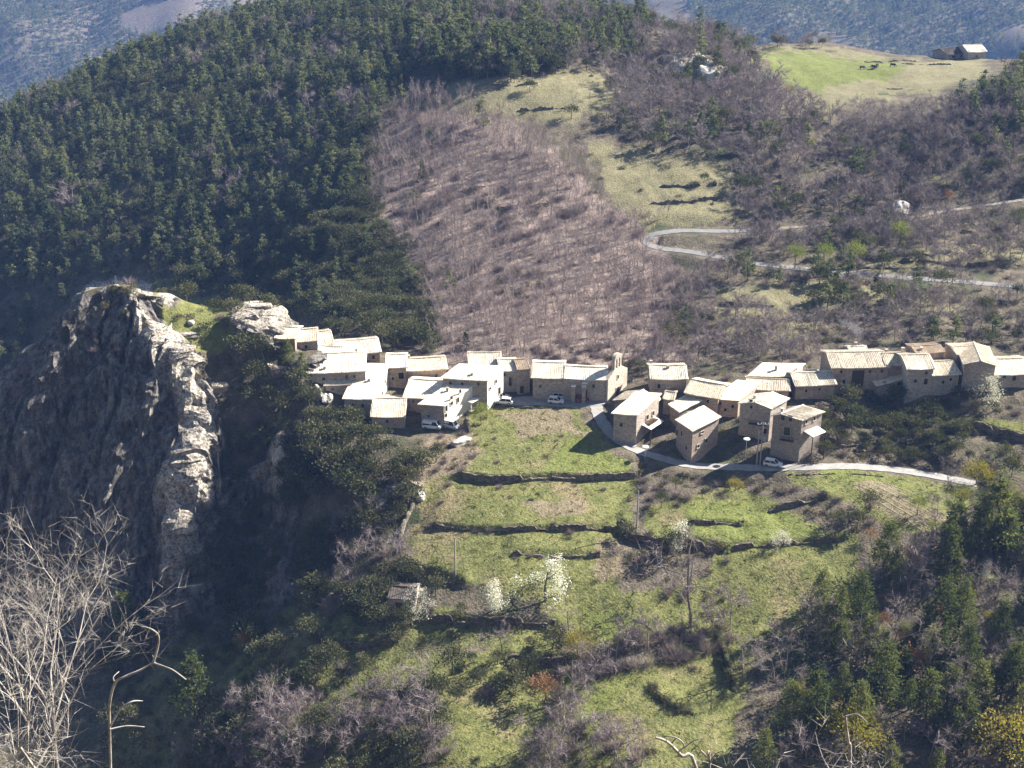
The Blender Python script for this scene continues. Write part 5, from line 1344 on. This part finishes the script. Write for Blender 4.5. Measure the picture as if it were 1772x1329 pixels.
def mass(name, items, label):
    """everything past the individual plants of a kind: one object that instances the shared shapes on points"""
    keys = sorted({(it[0], it[6]) for it in items}); cidx = {k: i for i, k in enumerate(keys)}
    c = bpy.data.collections.new(name + '_shapes')
    for i, k in enumerate(keys):
        o = bpy.data.objects.new('%s_%03d' % (name, i), WHOLE[k[0]][k[1]]); c.objects.link(o)
    me = bpy.data.meshes.new(name)
    co = np.array([it[1:4] for it in items], np.float32)
    me.vertices.add(len(co)); me.vertices.foreach_set('co', co.ravel())
    a = me.attributes.new('scl', 'FLOAT', 'POINT'); a.data.foreach_set('value', np.array([it[4] for it in items], np.float32))
    a = me.attributes.new('rotz', 'FLOAT', 'POINT'); a.data.foreach_set('value', np.array([it[5] for it in items], np.float32))
    a = me.attributes.new('pick', 'INT', 'POINT'); a.data.foreach_set('value', np.array([cidx[it[0], it[6]] for it in items], np.int32))
    ob = link(name, me)
    ng = bpy.data.node_groups.new(name, 'GeometryNodeTree')
    ng.interface.new_socket('Geometry', in_out='INPUT', socket_type='NodeSocketGeometry'); ng.interface.new_socket('Geometry', in_out='OUTPUT', socket_type='NodeSocketGeometry')
    nd = ng.nodes; gi = nd.new('NodeGroupInput'); go = nd.new('NodeGroupOutput'); ip = nd.new('GeometryNodeInstanceOnPoints'); ci = nd.new('GeometryNodeCollectionInfo')
    ci.inputs['Collection'].default_value = c; ci.inputs['Separate Children'].default_value = True; ci.inputs['Reset Children'].default_value = True
    def at(nm, ty):
        q = nd.new('GeometryNodeInputNamedAttribute'); q.data_type = ty; q.inputs['Name'].default_value = nm; return q.outputs['Attribute']
    cr = nd.new('ShaderNodeCombineXYZ'); ng.links.new(at('rotz', 'FLOAT'), cr.inputs['Z'])
    ng.links.new(gi.outputs[0], ip.inputs['Points']); ng.links.new(ci.outputs[0], ip.inputs['Instance']); ip.inputs['Pick Instance'].default_value = True
    ng.links.new(at('pick', 'INT'), ip.inputs['Instance Index']); ng.links.new(cr.outputs[0], ip.inputs['Rotation']); ng.links.new(at('scl', 'FLOAT'), ip.inputs['Scale'])
    ng.links.new(ip.outputs[0], go.inputs[0])
    mod = ob.modifiers.new('plants', 'NODES'); mod.node_group = ng
    return tag(ob, label, kind='stuff')
LIMIT = 300
rest_label = {'pine_tree': ('pine_forest', 'dense dark pine forest covering the big hillside'), 'evergreen_tree': ('oak_woods', 'evergreen oak wood on the slopes around the village'), 'bare_sapling': ('sapling_woods', 'leafless young wood on the pinkish slope'),
              'bare_tree': ('bare_woods', 'leafless purple grey woods on the slopes'), 'shrub': ('undergrowth', 'olive brown undergrowth on slopes and terraces'), 'bare_shrub': ('bare_undergrowth', 'leafless twiggy undergrowth on slopes and terraces')}
byname = {}
for it in PL: byname.setdefault(NAME[it[0]], []).append(it)
EXT = {}
for it in PL:
    a_, b_, _d = project(it[1], it[2], it[3]); a_ = min(max(float(a_), 0), PW); b_ = min(max(float(b_), 0), PH)
    e = EXT.setdefault(it[7], [a_, a_, b_, b_]); e[0] = min(e[0], a_); e[1] = max(e[1], a_); e[2] = min(e[2], b_); e[3] = max(e[3], b_)
def make_plant(it):
    kind, x, y, z, s, rot, var, region = it
    nm = NAME[kind]
    h = VAR[kind][var][2] * s
    px, py, d = project(x, y, z)
    big = kind in PARTS and h * FPX / d > 48
    if big:
        o = bpy.data.objects.new(nm, None); col.objects.link(o); o.empty_display_size = .3
        for part, me_ in (('trunk', PARTS[kind][var][0]), ('crown', PARTS[kind][var][1])):
            c = bpy.data.objects.new(part, me_); col.objects.link(c); c.parent = o
    else:
        o = bpy.data.objects.new(nm, WHOLE[kind][var]); col.objects.link(o)
    o.location = (x, y, z); o.rotation_euler = (rng.normal() * .03, rng.normal() * .03, rot)
    sz = s * rng.uniform(.92, 1.1); o.scale = (s, s, sz)
    if region == 'single':
        key = min((k for k in SINGLE if k[0] == kind), key=lambda k: abs(k[1] - float(px)))
        tag(o, SINGLE[key], CATG[nm])
    else:
        x0, x1, y0, y1 = EXT[region]
        fx = (float(px) - x0) / (x1 - x0 + 1e-6); fy = (float(py) - y0) / (y1 - y0 + 1e-6)
        place = ('upper', 'middle', 'lower')[min(2, max(0, int(fy * 3)))] + ' ' + ('left', 'centre', 'right')[min(2, max(0, int(fx * 3)))]
        size = 'small ' if s < .72 else 'large ' if s > .98 else ''
        tag(o, size + LOOK[kind] + ' ' + WHERE[region] + ', ' + place + ' part', CATG[nm], LOOK[kind] + 's ' + WHERE[region])
for nm, items in byname.items():
    if nm == 'far_forest': mass('far_forest', items, 'hazy blue forest on the far valley side'); continue
    if nm == 'meadow_grass': mass('meadow_grass', items, 'short rough grass tufts on the meadows'); continue
    A = np.array([it[1:4] for it in items]); hh = np.array([VAR[it[0]][it[6]][2] * it[4] for it in items])
    vis = visible_mask(A[:, 0], A[:, 1], A[:, 2] + hh * .6)
    dist = np.sqrt((A[:, 0] ** 2 + A[:, 1] ** 2 + (A[:, 2] - CH) ** 2))
    score = hh / dist * np.where(vis, 1, .001)
    score = np.array([sc + (10 if it[7] == 'single' else 0) for sc, it in zip(score, items)])
    order = np.argsort(-score)
    lim = len(items) if len(items) <= LIMIT else LIMIT
    rest = []
    for q, i in enumerate(order):
        if q < lim and (vis[i] or items[i][7] == 'single'): make_plant(items[i])
        else: rest.append(items[i])
    if rest:
        rn, rl = rest_label.get(nm, (nm + '_woods', 'more of the ' + CATG[nm] + ' growth'))
        mass(rn, rest, rl)
print('PLANTS', {k: len(v) for k, v in byname.items()})

# ------------------------------------------------------------------ dry stone terrace walls
def stone_wall(name, label, line, hgt, thick=.55, cat='wall', group='dry stone terrace walls', mt='wallstone', topjit=.18, below=1.0):
    r = random.Random(int(abs(line[0][0] * 97 + line[0][1] * 31)))
    pts = []
    for i in range(len(line) - 1):
        a, b = np.array(line[i][:2]), np.array(line[i + 1][:2]); n = max(1, int(np.linalg.norm(b - a) / .6))
        for q in range(n): pts.append(a + (b - a) * q / n)
    pts.append(np.array(line[-1][:2])); pts = np.array(pts)
    d = np.gradient(pts, axis=0); d /= np.linalg.norm(d, axis=1)[:, None] + 1e-9; nr = np.stack([-d[:, 1], d[:, 0]], 1)
    if nr[:, 1].mean() < 0: nr = -nr
    V = []; F = []; loc = np.array([pts[:, 0].mean(), pts[:, 1].mean(), 0]); loc[2] = float(ground(loc[0], loc[1]))
    K = 7
    for i, p in enumerate(pts):
        zu = float(ground(*(p + nr[i] * 1.0))); zd = float(ground(*(p - nr[i] * 1.0)))
        fade = min(1, i / 3, (len(pts) - 1 - i) / 3)
        wn_ = float(vnoise(np.array([p[0] / 3.5]), np.array([p[1] / 3.5]), s=8)[0]); zt = zd + max(zu - zd, hgt * .5 * fade) * (1 if wn_ > -.25 or thick > .56 else .55) - .05 + r.uniform(-topjit, topjit) + .25 * wn_
        zb = zd - below
        prof = [(-thick * .75, zb), (-thick * .62, zb + (zt - zb) * .45), (-thick * .5, zb + (zt - zb) * .75), (-thick * .42, zt - .06), (0, zt + r.uniform(0, .12)), (thick * .42, zt - .06), (thick * .5, zb)]
        for s_, z in prof:
            q = p + nr[i] * (s_ + r.uniform(-.09, .09)); V.append((q[0] - loc[0], q[1] - loc[1], z - loc[2] + r.uniform(-.06, .06)))
    for i in range(len(pts) - 1):
        for k in range(K - 1):
            a = i * K + k; F.append((a, a + K, a + K + 1, a + 1))
    F.append(tuple(range(K))); F.append(tuple(reversed(range((len(pts) - 1) * K, len(pts) * K))))
    o = link(name, new_mesh(name, V, F, [MAT[mt]])); o.location = loc
    return tag(o, label, cat, group, 'thing')
WL = ['longest terrace wall across the field just below the church square', 'broken second terrace wall across the middle of the field', 'short straight terrace wall low on the field', 'short wall in the bright green middle field', 'long wall along the lower edge of the bright green field',
      'curved retaining wall around the dark shrubs beside the field', 'pale topped garden wall in the shaded hollow', 'sloping garden wall above the bright green field', 'wall at the field corner above the stone shed', 'high shaded wall below the blossom trees',
      'overgrown wall beside the stone shed', 'lowest overgrown wall under the cliff', 'wall below the stone shed among scrub', 'wall above the twiggy thicket', 'wall beside the forked leafless tree', 'wall below the house row in shade', 'wall under the small bright lawn by the blossom tree',
      'upper wall in the clearing above the hairpin', 'lower wall in the clearing above the hairpin', 'wall in the hill clearing by the lone pine', 'top wall of the hill clearing', 'wall below the hairpin straight', 'wall at the road bank by the picture edge', 'wall in the grass below the road', 'wall under the pale boulder', 'wall in front of the farm barn', 'wall below the plateau meadow', 'dark wall behind the grazing cows']
for (dense, h, nm), lb in zip(terr_world, WL):
    stone_wall('terrace_wall', lb, dense[::2], h)
def wline(pl): return [raycast(a, b) for a, b in pl]
stone_wall('retaining_wall', 'low parapet wall along the edge of the church square', wline([(868,706),(905,706),(950,706),(1004,707)]), 1.6, cat='wall', group=None, mt='wallstone')
stone_wall('garden_wall', 'bright plastered wall strip beside the balcony house', wline([(806,720),(809,735),(812,750)]), 3.0, .5, group=None, mt='wallstone')
stone_wall('ivy_wall', 'tall dark ivy covered wall running down the lower meadow', wline([(1240,1095),(1252,1130),(1262,1165),(1274,1200)]), 2.6, 1.1, group=None, mt='ivy')
stone_wall('ivy_wall', 'short curved dark wall on the lower meadow', wline([(1128,1190),(1145,1212),(1170,1226),(1200,1236)]), 1.4, .8, group=None, mt='ivy')
stone_wall('field_wall', 'stony bank wall down the side of the terraced field', wline([(730,845),(712,880),(700,905),(690,940)]), 1.5, .8, group=None, mt='wallstone')
stone_wall('roadside_wall', 'low wall along the outer edge of the street', wline([(1350,822),(1400,822),(1470,820),(1540,826)]), .6, .4, group=None)

# ------------------------------------------------------------------ furrows of the ploughed strips
pf = empty('ploughed_field', raycast(1560, 880)); tag(pf, 'narrow ploughed strips running down beside the street', kind='structure')
for k in range(6):
    a = raycast(1478 + k * 10, 842 - k * 1.5); b = raycast(1596 + k * 12, 918 - k * 5.5)
    V = []; F = []
    for i in range(31):
        t = i / 30; p = a + (b - a) * t; zz = float(ground(p[0], p[1])); dn = np.array([b[1] - a[1], a[0] - b[0]]); dn = dn / np.linalg.norm(dn)
        for s_, dz in ((-.38, -.15), (-.12, .08 + .03 * math.sin(i * 2.1 + k)), (.12, .07), (.38, -.15)):
            V.append((p[0] + dn[0] * s_ - pf.location[0], p[1] + dn[1] * s_ - pf.location[1], zz + dz - pf.location[2]))
    for i in range(30):
        for q in range(3): F.append((i * 4 + q, i * 4 + 4 + q, i * 4 + 5 + q, i * 4 + 1 + q))
    MAT.setdefault('furrow', simple('furrow_soil', (0.15, 0.135, 0.075), (0.23, 0.20, 0.12), 1.2))
    link('furrow', new_mesh('furrow', V, F, [MAT['furrow']], smooth=True), pf)

# ------------------------------------------------------------------ cars
def car(label, px, py, rz, paint, van=False, L=4.2, name='parked_car', cat='car'):
    g = raycast(px, py); zg = float(ground(g[0], g[1])) + .14
    root = empty(name, (g[0], g[1], zg), label, cat, 'cars parked in the village', rz)
    Wd = 1.75; w2 = Wd / 2
    h1, h2 = (.95, 1.55) if not van else (1.05, 1.95)
    xs_ = [-L / 2, -L / 2 + .12, -L / 2 + .5, 0, L / 2 - .55, L / 2 - .1, L / 2]
    low = [.42, .30, .26, .26, .26, .30, .42]
    top = [h1 - .12, h1, h1, h1, h1 - .06, h1 - .22, h1 - .36]
    wid = [w2 * .86, w2 * .96, w2, w2, w2, w2 * .93, w2 * .80]
    V = []; F = []
    for x, a, b, w in zip(xs_, low, top, wid):
        for y, z in ((-w * .92, a), (-w, (a + b) / 2), (-w * .94, b), (w * .94, b), (w, (a + b) / 2), (w * .92, a)): V.append((x, y, z))
    for i in range(len(xs_) - 1):
        for q in range(6): F.append((i * 6 + q, (i + 1) * 6 + q, (i + 1) * 6 + (q + 1) % 6, i * 6 + (q + 1) % 6))
    F.append(tuple(range(6))); F.append(tuple(reversed(range(len(V) - 6, len(V)))))
    link('body', new_mesh('body', V, F, [MAT[paint]], smooth=False), root)
    x0, x1, x2, x3 = (-L / 2 + .12, -L / 2 + .5, L * .08, L * .26) if not van else (-L / 2 + .05, -L / 2 + .15, L * .26, L * .38)
    c = [(x0, -w2 * .92, h1 - .02), (x3, -w2 * .92, h1 - .05), (x3, w2 * .92, h1 - .05), (x0, w2 * .92, h1 - .02), (x1, -w2 * .78, h2), (x2, -w2 * .78, h2), (x2, w2 * .78, h2), (x1, w2 * .78, h2)]
    link('cabin', new_mesh('cabin', c, [(0, 1, 5, 4), (1, 2, 6, 5), (2, 3, 7, 6), (3, 0, 4, 7), (0, 3, 2, 1)], [MAT['glass']]), root)
    mb = MB(); mb.box(((x1 + x2) / 2, 0, h2 + .03), x2 - x1 + .1, w2 * 1.62, .07)
    for sx_, tx in ((x0, x1), (x3, x2), ((x0 + x3) / 2, (x1 + x2) / 2)):
        for s_ in (-1, 1): mb.tube((sx_, s_ * w2 * .93, h1 - .03), (tx, s_ * w2 * .79, h2), .06, .05, 5)
    if van: mb.box(((x1 + 0) / 2 + .1, 0, (h1 + h2) / 2), (0 - x1) + .1, w2 * 1.72, h2 - h1)
    mb.build('roof', [MAT[paint]], root)
    for sx_ in (-L * .31, L * .31):
        for s_ in (-1, 1):
            mb = MB(); mb.tube((sx_, s_ * (w2 - .2), .33), (sx_, s_ * (w2 + .02), .33), .33, .33, 12); wh = mb.build('wheel', [MAT['tyre']], root)
            mb = MB(); mb.tube((sx_, s_ * (w2 + .0), .33), (sx_, s_ * (w2 + .035), .33), .19, .17, 10); mb.build('rim', [MAT['silver']], wh)
    for s_ in (-1, 1):
        mb = MB(); mb.box((L / 2 - .03, s_ * w2 * .58, .66), .1, .34, .14); mb.build('headlight', [MAT['lampwhite']], root)
        mb = MB(); mb.box((-L / 2 - .0, s_ * w2 * .66, .78), .06, .22, .22); mb.build('tail_light', [MAT['red']], root)
    return root
car('white estate car parked tight against the church wall', 970, 690, R(-4), 'white')
car('white hatchback in front of the estate car by the parapet', 962, 698, R(-10), 'white', L=3.9)
car('white van with dark cab beside the church door', 1027, 692, R(174), 'white', van=True, L=4.3)
car('small dark red car between the estate car and the van', 1007, 695, R(10), 'red', L=3.6)
car('silver car nose in at the corner house wall', 866, 690, R(-14), 'silver')
car('white car on the near side of the corner house', 872, 699, R(168), 'white', L=4.4)
car('white car on the street below the tall gabled house', 1337, 807, R(-20), 'white')
car('white van parked below the double house', 748, 742, R(-12), 'white', van=True, L=4.6)
car('silver van beside the balcony wall of the double house', 779, 741, R(-28), 'silver', van=True, L=4.4)

# ------------------------------------------------------------------ poles and lamps
def tube_obj(name, a, b, ra, rb, m, parent, n=6):
    mb = MB(); mb.tube(a, b, ra, rb, n); return mb.build(name, [MAT[m]], parent)
def utility_pole(label, px, py, h, arms=True):
    g = raycast(px, py); root = empty('utility_pole', (g[0], g[1], g[2]), label, 'pole', 'utility poles in the village')
    tube_obj('post', (0, 0, -.6), (0, 0, h), .17, .11, 'pole', root, 8)
    if arms:
        arm = tube_obj('crossarm', (-1.3, 0, h - .4), (1.3, 0, h - .4), .08, .08, 'metal', root)
        tube_obj('crossarm', (-.8, 0, h - 3.6), (.9, 0, h - 3.6), .08, .08, 'metal', root)
        for x in (-1.2, -.4, .4, 1.2): tube_obj('insulator', (x, 0, h - .36), (x, 0, h - .0), .09, .05, 'lampwhite', arm)
        mb = MB(); mb.box((.55, 0, h - 4.2), .5, .45, .8); mb.build('transformer', [MAT['metal']], root)
    return root
utility_pole('pole with crossarm and insulators beside the white street car', 1315, 806, 10.8)
utility_pole('plain second pole standing next to the crossarm pole', 1309, 806, 8.4, False)
utility_pole('slim pole at the edge of the terraced field', 1102, 914, 9.0, False)
utility_pole('thin pole on the lower field', 788, 995, 9.0, False)
def street_lamp(label, px, py, h):
    g = raycast(px, py); root = empty('street_lamp', (g[0], g[1], g[2]), label, 'lamp', 'street lamps in the village')
    tube_obj('post', (0, 0, -.5), (0, 0, h), .08, .055, 'pole', root)
    mb = MB(); mb.tube((0, 0, h), (0, 0, h + .12), .75, .75, 12); mb.tube((0, 0, h + .12), (0, 0, h + .38), .75, .12, 12); hd = mb.build('lamp_shade', [MAT['lampwhite']], root)
    mb = MB(); mb.tube((0, 0, h - .14), (0, 0, h), .2, .3, 8); mb.build('bulb_glass', [MAT['glass']], hd)
street_lamp('street lamp with round white shade in front of the gabled grey house', 1290, 790, 4.4)
street_lamp('street lamp at the bend of the street', 1116, 794, 3.0)
street_lamp('street lamp before the church wall', 1011, 694, 4.8)
# arm lamp on the second pole
g = raycast(1309, 806)

# ------------------------------------------------------------------ summit stone, boulders, cows
g = raycast(201, 489)
mk = empty('summit_marker', (g[0], g[1], float(ground(g[0], g[1])) + .2), 'small white marker stone on the cliff summit', 'marker')
mb = MB(); mb.box((0, 0, .15), 1.1, .9, .6); mb.build('base', [MAT['plaster']], mk)
mb = MB(); mb.box((0, 0, 1.15), .5, .42, 1.5); mb.tube((0, 0, 1.9), (0, 0, 2.3), .3, .08, 6); mb.build('pillar', [MAT['plaster']], mk)
def boulder(label, px, py, s, seed, group='pale boulders'):
    g = raycast(px, py); r = np.random.default_rng(seed)
    import bmesh
    bm = bmesh.new(); bmesh.ops.create_icosphere(bm, subdivisions=3, radius=1.0)
    for v in bm.verts:
        c = np.array(v.co); n = float(fbm(np.array([c[0] * 1.3 + seed]), np.array([c[1] * 1.3]), np.array([c[2] * 1.3]), 3, seed)[0])
        f = 1 + .55 * n; v.co = (c[0] * f * s[0], c[1] * f * s[1], c[2] * f * s[2])
    me = bpy.data.meshes.new('boulder'); bm.to_mesh(me); bm.free(); me.materials.append(MAT['rock'])
    o = link('boulder', me); o.location = (g[0], g[1], float(ground(g[0], g[1])) + s[2] * .25); o.rotation_euler = (0, 0, r.uniform(0, 6))
    tag(o, label, 'boulder', group)
boulder('big pale boulder beside the upper road', 1558, 380, (3.2, 2.2, 4.4), 3)
boulder('pale boulder at the cliff edge in front of the broad white roof', 548, 682, (1.6, 1.2, 1.9), 4)
boulder('second pale boulder below the lean-to house', 566, 692, (1.8, 1.3, 1.3), 5)
boulder('white standing rock in the shaded hollow', 487, 800, (1.6, 1.4, 3.2), 6)
boulder('pale rock on the wooded hilltop', 860, 58, (6, 4, 3.2), 7)
boulder('grey crag above the purple slope', 1225, 138, (5, 4, 4.2), 8)
boulder('second grey crag beside the first above the purple slope', 1185, 132, (6, 4, 3.6), 9)
boulder('pale rock on the stony bank by the field', 725, 862, (1.2, 1.0, 1.4), 10)
boulder('flat pale rock under the double house', 800, 765, (2.6, 1.4, 1.0), 11)
boulder('pale rock on the grassy cliff top', 330, 560, (.9, .8, .7), 14)
def cow(label, px, py, rz):
    g = raycast(px, py); root = empty('cow', (g[0], g[1], float(ground(g[0], g[1]))), label, 'cow', 'cows grazing on the plateau meadow', rz)
    V = []; F = []
    prof = [(-1.1, 1.15, .16, .18), (-.95, 1.1, .34, .36), (-.5, 1.02, .40, .42), (.1, 1.0, .42, .44), (.6, 1.05, .38, .42), (.9, 1.1, .24, .30), (1.2, .85, .15, .2), (1.45, .5, .13, .16), (1.7, .25, .08, .1)]
    n = 8
    for x, z, ry, rz_ in prof:
        for q in range(n):
            t = 2 * math.pi * q / n; V.append((x, ry * math.cos(t), z + rz_ * math.sin(t)))
    for i in range(len(prof) - 1):
        for q in range(n): F.append((i * n + q, i * n + (q + 1) % n, (i + 1) * n + (q + 1) % n, (i + 1) * n + q))
    F.append(tuple(reversed(range(n)))); F.append(tuple(range(len(V) - n, len(V))))
    for lx, ly in ((-.85, .2), (-.85, -.2), (.7, .18), (.7, -.18)):
        k = len(V)
        for z, rr, ox in ((.95, .15, 0), (.5, .09, -.06 if lx < 0 else .02), (.0, .07, 0)):
            for q in range(5):
                t = 2 * math.pi * q / 5; V.append((lx + ox + rr * math.cos(t), ly + rr * math.sin(t), z))
        for i in range(2):
            for q in range(5): F.append((k + i * 5 + q, k + i * 5 + (q + 1) % 5, k + (i + 1) * 5 + (q + 1) % 5, k + (i + 1) * 5 + q))
    link('body', new_mesh('body', V, F, [MAT['hide']], smooth=True), root)
cow('dark cow farthest from the barn on the green meadow', 1492, 120, R(20))
cow('dark cow in the middle of the meadow beside another', 1512, 119, R(150))
cow('dark cow just behind the middle one on the meadow', 1518, 116, R(60))
cow('dark cow nearest the barn on the green meadow', 1545, 116, R(-30))

# ------------------------------------------------------------------ bare trees close to the camera
def near_tree(label, px, py, Y, h_top, seed, spread=.8, maxlev=3, twigs=5, rr=.009, wid=.008, lean=0.0):
    b = at_y(px, py, Y); b[2] = float(ground(b[0], Y)); top = at_y(px, h_top, Y)[2]; h = top - b[2]
    a, t, c, d = bare_soup(seed, h, maxlev, twigs, spread, .07, rr, wid, .62)
    root = empty('bare_tree', tuple(b), label, 'tree', 'pale leafless trees close to the viewpoint')
    link('trunk', tri_mesh('trunk', a, t, [LIMBN], smooth=False), root); link('crown', tri_mesh('crown', c, d, [LIMBN], smooth=False), root)
    root.rotation_euler = (0, lean, seed)
LIMBN = simple('lichen_bark', (0.15, 0.128, 0.11), (0.42, 0.38, 0.335), 2.5, .95, .2, .02)
near_tree('tall leafless tree at the lower corner, pale twigs before the cliff', 14, 1329, 45, 880, 23, .5, 4, 7, .0055, .006)
near_tree('second leafless tree beside the tall one before the cliff', 100, 1329, 46, 950, 31, .42, 4, 6, .0055, .006)
near_tree('leafless tree at the picture edge in front of the cliff', -45, 1329, 44, 930, 13, .55, 4, 6, .0055, .006)
near_tree('low tangled leafless tree in the lower corner thicket', 60, 1329, 42, 1160, 14, .9, 3, 9)
near_tree('small leafless tree under the tall one', 0, 1329, 42, 1130, 16, 1.1, 3, 9)
near_tree('low bare twigs at the bottom edge below the pine wood', 1335, 1329, 41, 1262, 17, 1.2, 3, 6)
near_tree('bare twigs at the bottom edge beside the tall pale branch', 1420, 1329, 41, 1255, 18, 1.2, 3, 5)
def px_tree(label, Y, paths):
    base = at_y(paths[0][0][0][0], paths[0][0][0][1], Y); base[2] = float(ground(base[0], Y))
    root = empty('bare_tree', tuple(base), label, 'tree', 'pale leafless trees close to the viewpoint')
    r = np.random.default_rng(int(Y * 10))
    for k, (pl, w0, w1) in enumerate(paths):
        w = [at_y(a, b, Y + .25 * math.sin(i * 1.3 + k)) - base for i, (a, b) in enumerate(pl)]
        if k == 0: w[0] = np.array([0, 0, -.5])
        w = smooth_line(w, 4); n = len(w); m = .0187 / 2
        v, t = trunk_soup(list(w), [(w0 + (w1 - w0) * i / (n - 1)) * m for i in range(n)], 6)
        link('trunk' if k == 0 else 'branch', tri_mesh('branch', v, t, [LIMBN], smooth=True), root)
px_tree('crooked pale stem reaching up before the dark hollow', 40, [
    ([(178,1420),(190,1270),(190,1218),(199,1182),(216,1171),(242,1160),(265,1147)], 6, 4), ([(265,1147),(273,1120),(274,1100),(262,1089),(245,1084)], 5, 2.5), ([(265,1147),(285,1154),(300,1160),(322,1176)], 4, 2), ([(191,1256),(208,1228),(228,1214),(247,1213)], 4, 2),
    ([(199,1182),(196,1172),(206,1162)], 3, 1.5), ([(190,1262),(220,1256),(250,1258)], 3, 1.5)])
px_tree('pale forked branch in front of the lowest meadow', 40.5, [
    ([(1260,1430),(1205,1330),(1180,1308),(1155,1284),(1134,1276)], 9, 4), ([(1160,1290),(1170,1278),(1180,1282)], 4, 2), ([(1172,1300),(1184,1292),(1176,1280),(1158,1274),(1145,1275)], 4, 2), ([(1184,1294),(1200,1282),(1216,1276)], 3, 1.5)])
px_tree('tall pale branch with a bent tip in front of the yellow bush', 41, [
    ([(1478,1430),(1471,1318),(1468,1285),(1465,1262),(1463,1240)], 7, 5), ([(1463,1240),(1480,1236),(1490,1240),(1500,1250)], 4, 2), ([(1469,1296),(1458,1290),(1448,1288)], 4, 2), ([(1471,1318),(1478,1324),(1486,1318)], 4, 2)])
px_tree('slim pale stem at the bottom beside the forked branch', 39, [([(1240,1420),(1228,1322),(1222,1308),(1212,1298)], 5, 2.5), ([(1228,1322),(1238,1305),(1250,1300)], 3, 1.5)])

# ------------------------------------------------------------------ smoke above the row of houses
import bmesh
bm = bmesh.new(); bmesh.ops.create_icosphere(bm, subdivisions=3, radius=1.0)
p = raycast(1488, 612); p[2] = HI['r34']['ze'] + 1.5
for v in bm.verts:
    c = np.array(v.co); t = (c[2] + 1) / 2; n = float(fbm(np.array([c[0] * 1.6 + 3]), np.array([c[1] * 1.6]), np.array([c[2] * 1.6]), 3, 5)[0])
    w = (.35 + 1.25 * t) * (1 + .5 * n); v.co = (c[0] * w * 1.8 - t * t * 6.0, c[1] * w * 1.4, t * 6.0 + .8 * n)
me = bpy.data.meshes.new('smoke'); bm.to_mesh(me); bm.free()
sm = bpy.data.materials.new('smoke'); sm.use_nodes = True; nt = sm.node_tree; nt.nodes.remove(nt.nodes['Principled BSDF'])
pv = nt.nodes.new('ShaderNodeVolumePrincipled'); pv.inputs['Color'].default_value = (.92, .94, 1, 1); pv.inputs['Density'].default_value = .035
nt.links.new(pv.outputs[0], nt.nodes['Material Output'].inputs['Volume']); me.materials.append(sm)
o = link('smoke', me); o.location = p; tag(o, 'pale wood smoke drifting from a chimney behind the house row', kind='stuff')

# ------------------------------------------------------------------ haze: the air of the valley
zlo = float(VZ.min()) - 1.0; zhi = max(float(VZ.max()), CH) + 3.0
mb = MB(); mb.box((0, (GY[0] + GY[-1]) / 2, (zlo + zhi) / 2), 2 * 1310, GY[-1] - GY[0] + 20, zhi - zlo)
hm = bpy.data.materials.new('haze'); hm.use_nodes = True; nt = hm.node_tree; nt.nodes.remove(nt.nodes['Principled BSDF'])
pv = nt.nodes.new('ShaderNodeVolumePrincipled'); pv.inputs['Color'].default_value = (.26, .46, 1, 1); pv.inputs['Density'].default_value = .000085; pv.inputs['Anisotropy'].default_value = 0.0
nt.links.new(pv.outputs[0], nt.nodes['Material Output'].inputs['Volume'])
tag(mb.build('haze', [hm]), 'blue valley haze', kind='stuff')
